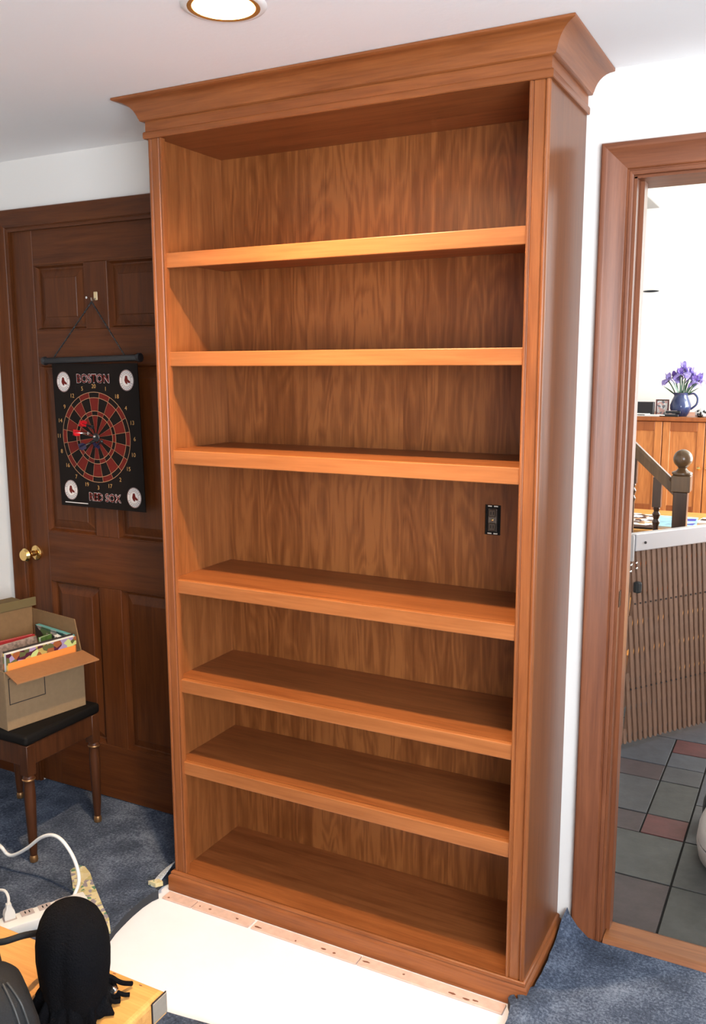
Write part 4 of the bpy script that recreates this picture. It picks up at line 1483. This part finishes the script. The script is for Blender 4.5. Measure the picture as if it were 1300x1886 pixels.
box(bm, .0002, .0024, -.0421, -.0005, TZ1 - .0028, TZ1 - .0008)
obj('plate_edge', bm, 'ink', lt_)
for x in (-.94, -.10):
    for y in (-.52, -.09):
        obj('leg', boxbm(x - .025, x + .025, y - .025, y + .025, .0235, TZ1 - .0525, .003), 'pine', lt_)
for i in range(7):
    bm = BM()
    lathe(bm, [(1, TZ1 + .0001), (.8, TZ1 + .0006)], seg=8)
    cx_, cy_ = -.045 - i * .026 - rng.uniform(0, .01), -.010 - rng.uniform(0, .012)
    for v in bm.verts:
        v.co.x = v.co.x * rng.uniform(.003, .006) + cx_
        v.co.y = v.co.y * .0014 + cy_
    obj('dent_mark', bm, 'stain', lt_)

# black drawstring pouch standing mouth-down
PC = Vector((.548, -.965, TZ1 + .0005))
pch = thing('drawstring_pouch', 'black fleece drawstring pouch standing mouth-down with ruffled hem on the pine table', 'bag', tuple(PC))
vx = Vector((.886, -.463, 0))
vy = Vector((.463, .886, 0))
bm = BM()
rings = []
nseg = 96
for (z, a, b) in ((.010, .070, .060), (.036, .074, .062), (.060, .079, .065), (.09, .086, .069), (.12, .088, .070), (.145, .085, .068), (.168, .078, .062), (.188, .066, .053), (.201, .050, .042), (.210, .030, .026), (.213, .006, .006)):
    ring = []
    for i in range(nseg):
        t = 2 * math.pi * i / nseg
        f = 1 + .035 * math.sin(3 * t + z * 22) * (1 - z / .24) + .03 * math.sin(6 * t + z * 14 + 1.3) * (1 - z / .27) + .05 * math.exp(-((t - 5.15 - z * 1.2) / .16) ** 2) - .045 * math.exp(-((t - 5.50 - z * 1.2) / .14) ** 2) - .03 * math.exp(-((t - 4.6 + z * 2) / .2) ** 2) + .04 * math.exp(-((t - 5.95) / .25) ** 2) * math.exp(-((z - .125) / .018) ** 2)
        q = vx * (a * f * math.cos(t)) + vy * (b * f * math.sin(t))
        ring.append((q.x, q.y, z))
    rings.append(ring)
loft(bm, rings)
obj('pouch_body', bm, 'fleece', pch, smooth='all')
bm = BM()
rings = []
for (z, k, am) in ((.044, .92, .02), (.036, 1.05, .05), (.020, 1.16, .09), (.004, 1.22, .11), (.001, 1.10, .08)):
    ring = []
    for i in range(96):
        t = 2 * math.pi * i / 96
        f = k * (1 + am * math.sin(13 * t + .6 * math.sin(5 * t)) + .5 * am * math.sin(23 * t))
        q = vx * (.068 * f * math.cos(t)) + vy * (.062 * f * math.sin(t))
        ring.append((q.x, q.y, z + .006 * math.sin(9 * t) * (z > .01)))
    rings.append(ring)
loft(bm, rings)
obj('ruffled_hem', bm, 'fleece', pch, smooth='all')
bm = BM()
pl_ = lambda *q: Vector(q) - PC
tube(bm, [pl_(.578, -.922, .492), pl_(.590, -.912, .489), pl_(.604, -.905, .479), pl_(.607, -.892, .467), pl_(.613, -.876, .4575)], .0048, 8, 5)
tube(bm, [pl_(.580, -.930, .484), pl_(.596, -.926, .480), pl_(.612, -.920, .469), pl_(.622, -.910, .459), pl_(.630, -.902, .4565)], .0044, 8, 5)
tube(bm, [pl_(.590, -.945, .474), pl_(.604, -.940, .470), pl_(.618, -.935, .460), pl_(.626, -.925, .4565)], .0044, 8, 5)
obj('drawcord', bm, 'fleece', pch, smooth=True)
bm = BM()
lathe_dir(bm, [(.005, 0), (.0075, .003), (.0075, .012), (.005, .015)], pl_(.610, -.919, .474), vx * .6 - vy * .6 + Vector((0, 0, .3)), 12)
obj('cord_lock', bm, 'silver', pch, smooth=True)

# black camera bag beside it
BC = Vector((.378, -1.105, TZ1 + .0005))
bk = thing('camera_bag', 'black nylon zipped bag with carry strap slumped on the pine table beside the fleece pouch', 'bag', tuple(BC))
KS = ((.0, .86), (.14, .97), (.32, 1.0), (.50, .97), (.68, .88), (.83, .73), (.92, .55), (.98, .32), (1.0, .08))


def lump(c, a, b, h, t, z, off=0.0):
    zz = min(max(z / h, 0), 1)
    for (za, ka), (zb_, kb_) in zip(KS, KS[1:]):
        if za <= zz <= zb_:
            k = ka + (kb_ - ka) * (zz - za) / (zb_ - za)
            break
    cx_ = math.copysign(abs(math.cos(t)) ** .75, math.cos(t))
    cy_ = math.copysign(abs(math.sin(t)) ** .75, math.sin(t))
    f = k * (1 + .03 * math.sin(5 * t + z * 30) + .015 * math.sin(9 * t - z * 50))
    q = vx * ((a * f + off) * cx_) + vy * ((b * f + off) * cy_)
    return Vector((c[0] + q.x, c[1] + q.y, z + off * .6))


def lump_bm(c, a, b, h):
    bm = BM()
    loft(bm, [[lump(c, a, b, h, 2 * math.pi * i / 48, z * h) for i in range(48)] for z in [i / 18 for i in range(19)]])
    return bm


BODY = ((.004, 0), .080, .085, .258)
POCK = ((.162, -.036), .102, .064, .182)
obj('bag_body', lump_bm(*BODY), 'nylon', bk, smooth='all')
obj('front_pocket', lump_bm(*POCK), 'nylon', bk, smooth='all')
pip = plain('grey_piping', (.03, .03, .03, 1), .5)
for t0 in (.42, .15):
    bm = tube(BM(), [lump(*POCK, t0 + .25 * (1 - z / .18), z, .001) for z in (.03, .06, .09, .115, .135, .150, .162, .172, .177)], .0022, 8, 4)
    obj('piping', bm, pip, bk, smooth=True)
zt_ = BM()
for i in range(20):
    p = lump(*POCK, .30, .050 + i * .0036, .003)
    box(zt_, p.x - .0034, p.x + .0034, p.y - .0030, p.y + .0030, p.z - .0011, p.z + .0011)
o = obj('zipper_teeth', zt_, 'silver', bk)
o['kind'] = 'stuff'
p = lump(*POCK, .28, .098, .009)
bm = BM()
box(bm, p.x - .005, p.x + .005, p.y - .005, p.y + .005, p.z - .004, p.z + .012, .002)
box(bm, p.x - .004, p.x + .004, p.y - .003, p.y + .003, p.z - .034, p.z - .002, .0015)
obj('zipper_pull', bm, plain('gunmetal', (.35, .35, .38, 1), .3, .9), bk, smooth=True)
ST = ((.388, -1.04, .572), (.422, -1.02, .579), (.4405, -.99, .579), (.4415, -.95, .5615), (.437, -.92, .544))
loc = lambda *q: Vector(q) - BC
bm = tube(BM(), [loc(.385, -1.05, .53), loc(*ST[0]), loc(*ST[1]), loc(*ST[2]), loc(*ST[3]), loc(*ST[4]), loc(.452, -.90, .50)], .0065, 10, 6)
obj('carry_strap', bm, 'nylon', bk, smooth=True)
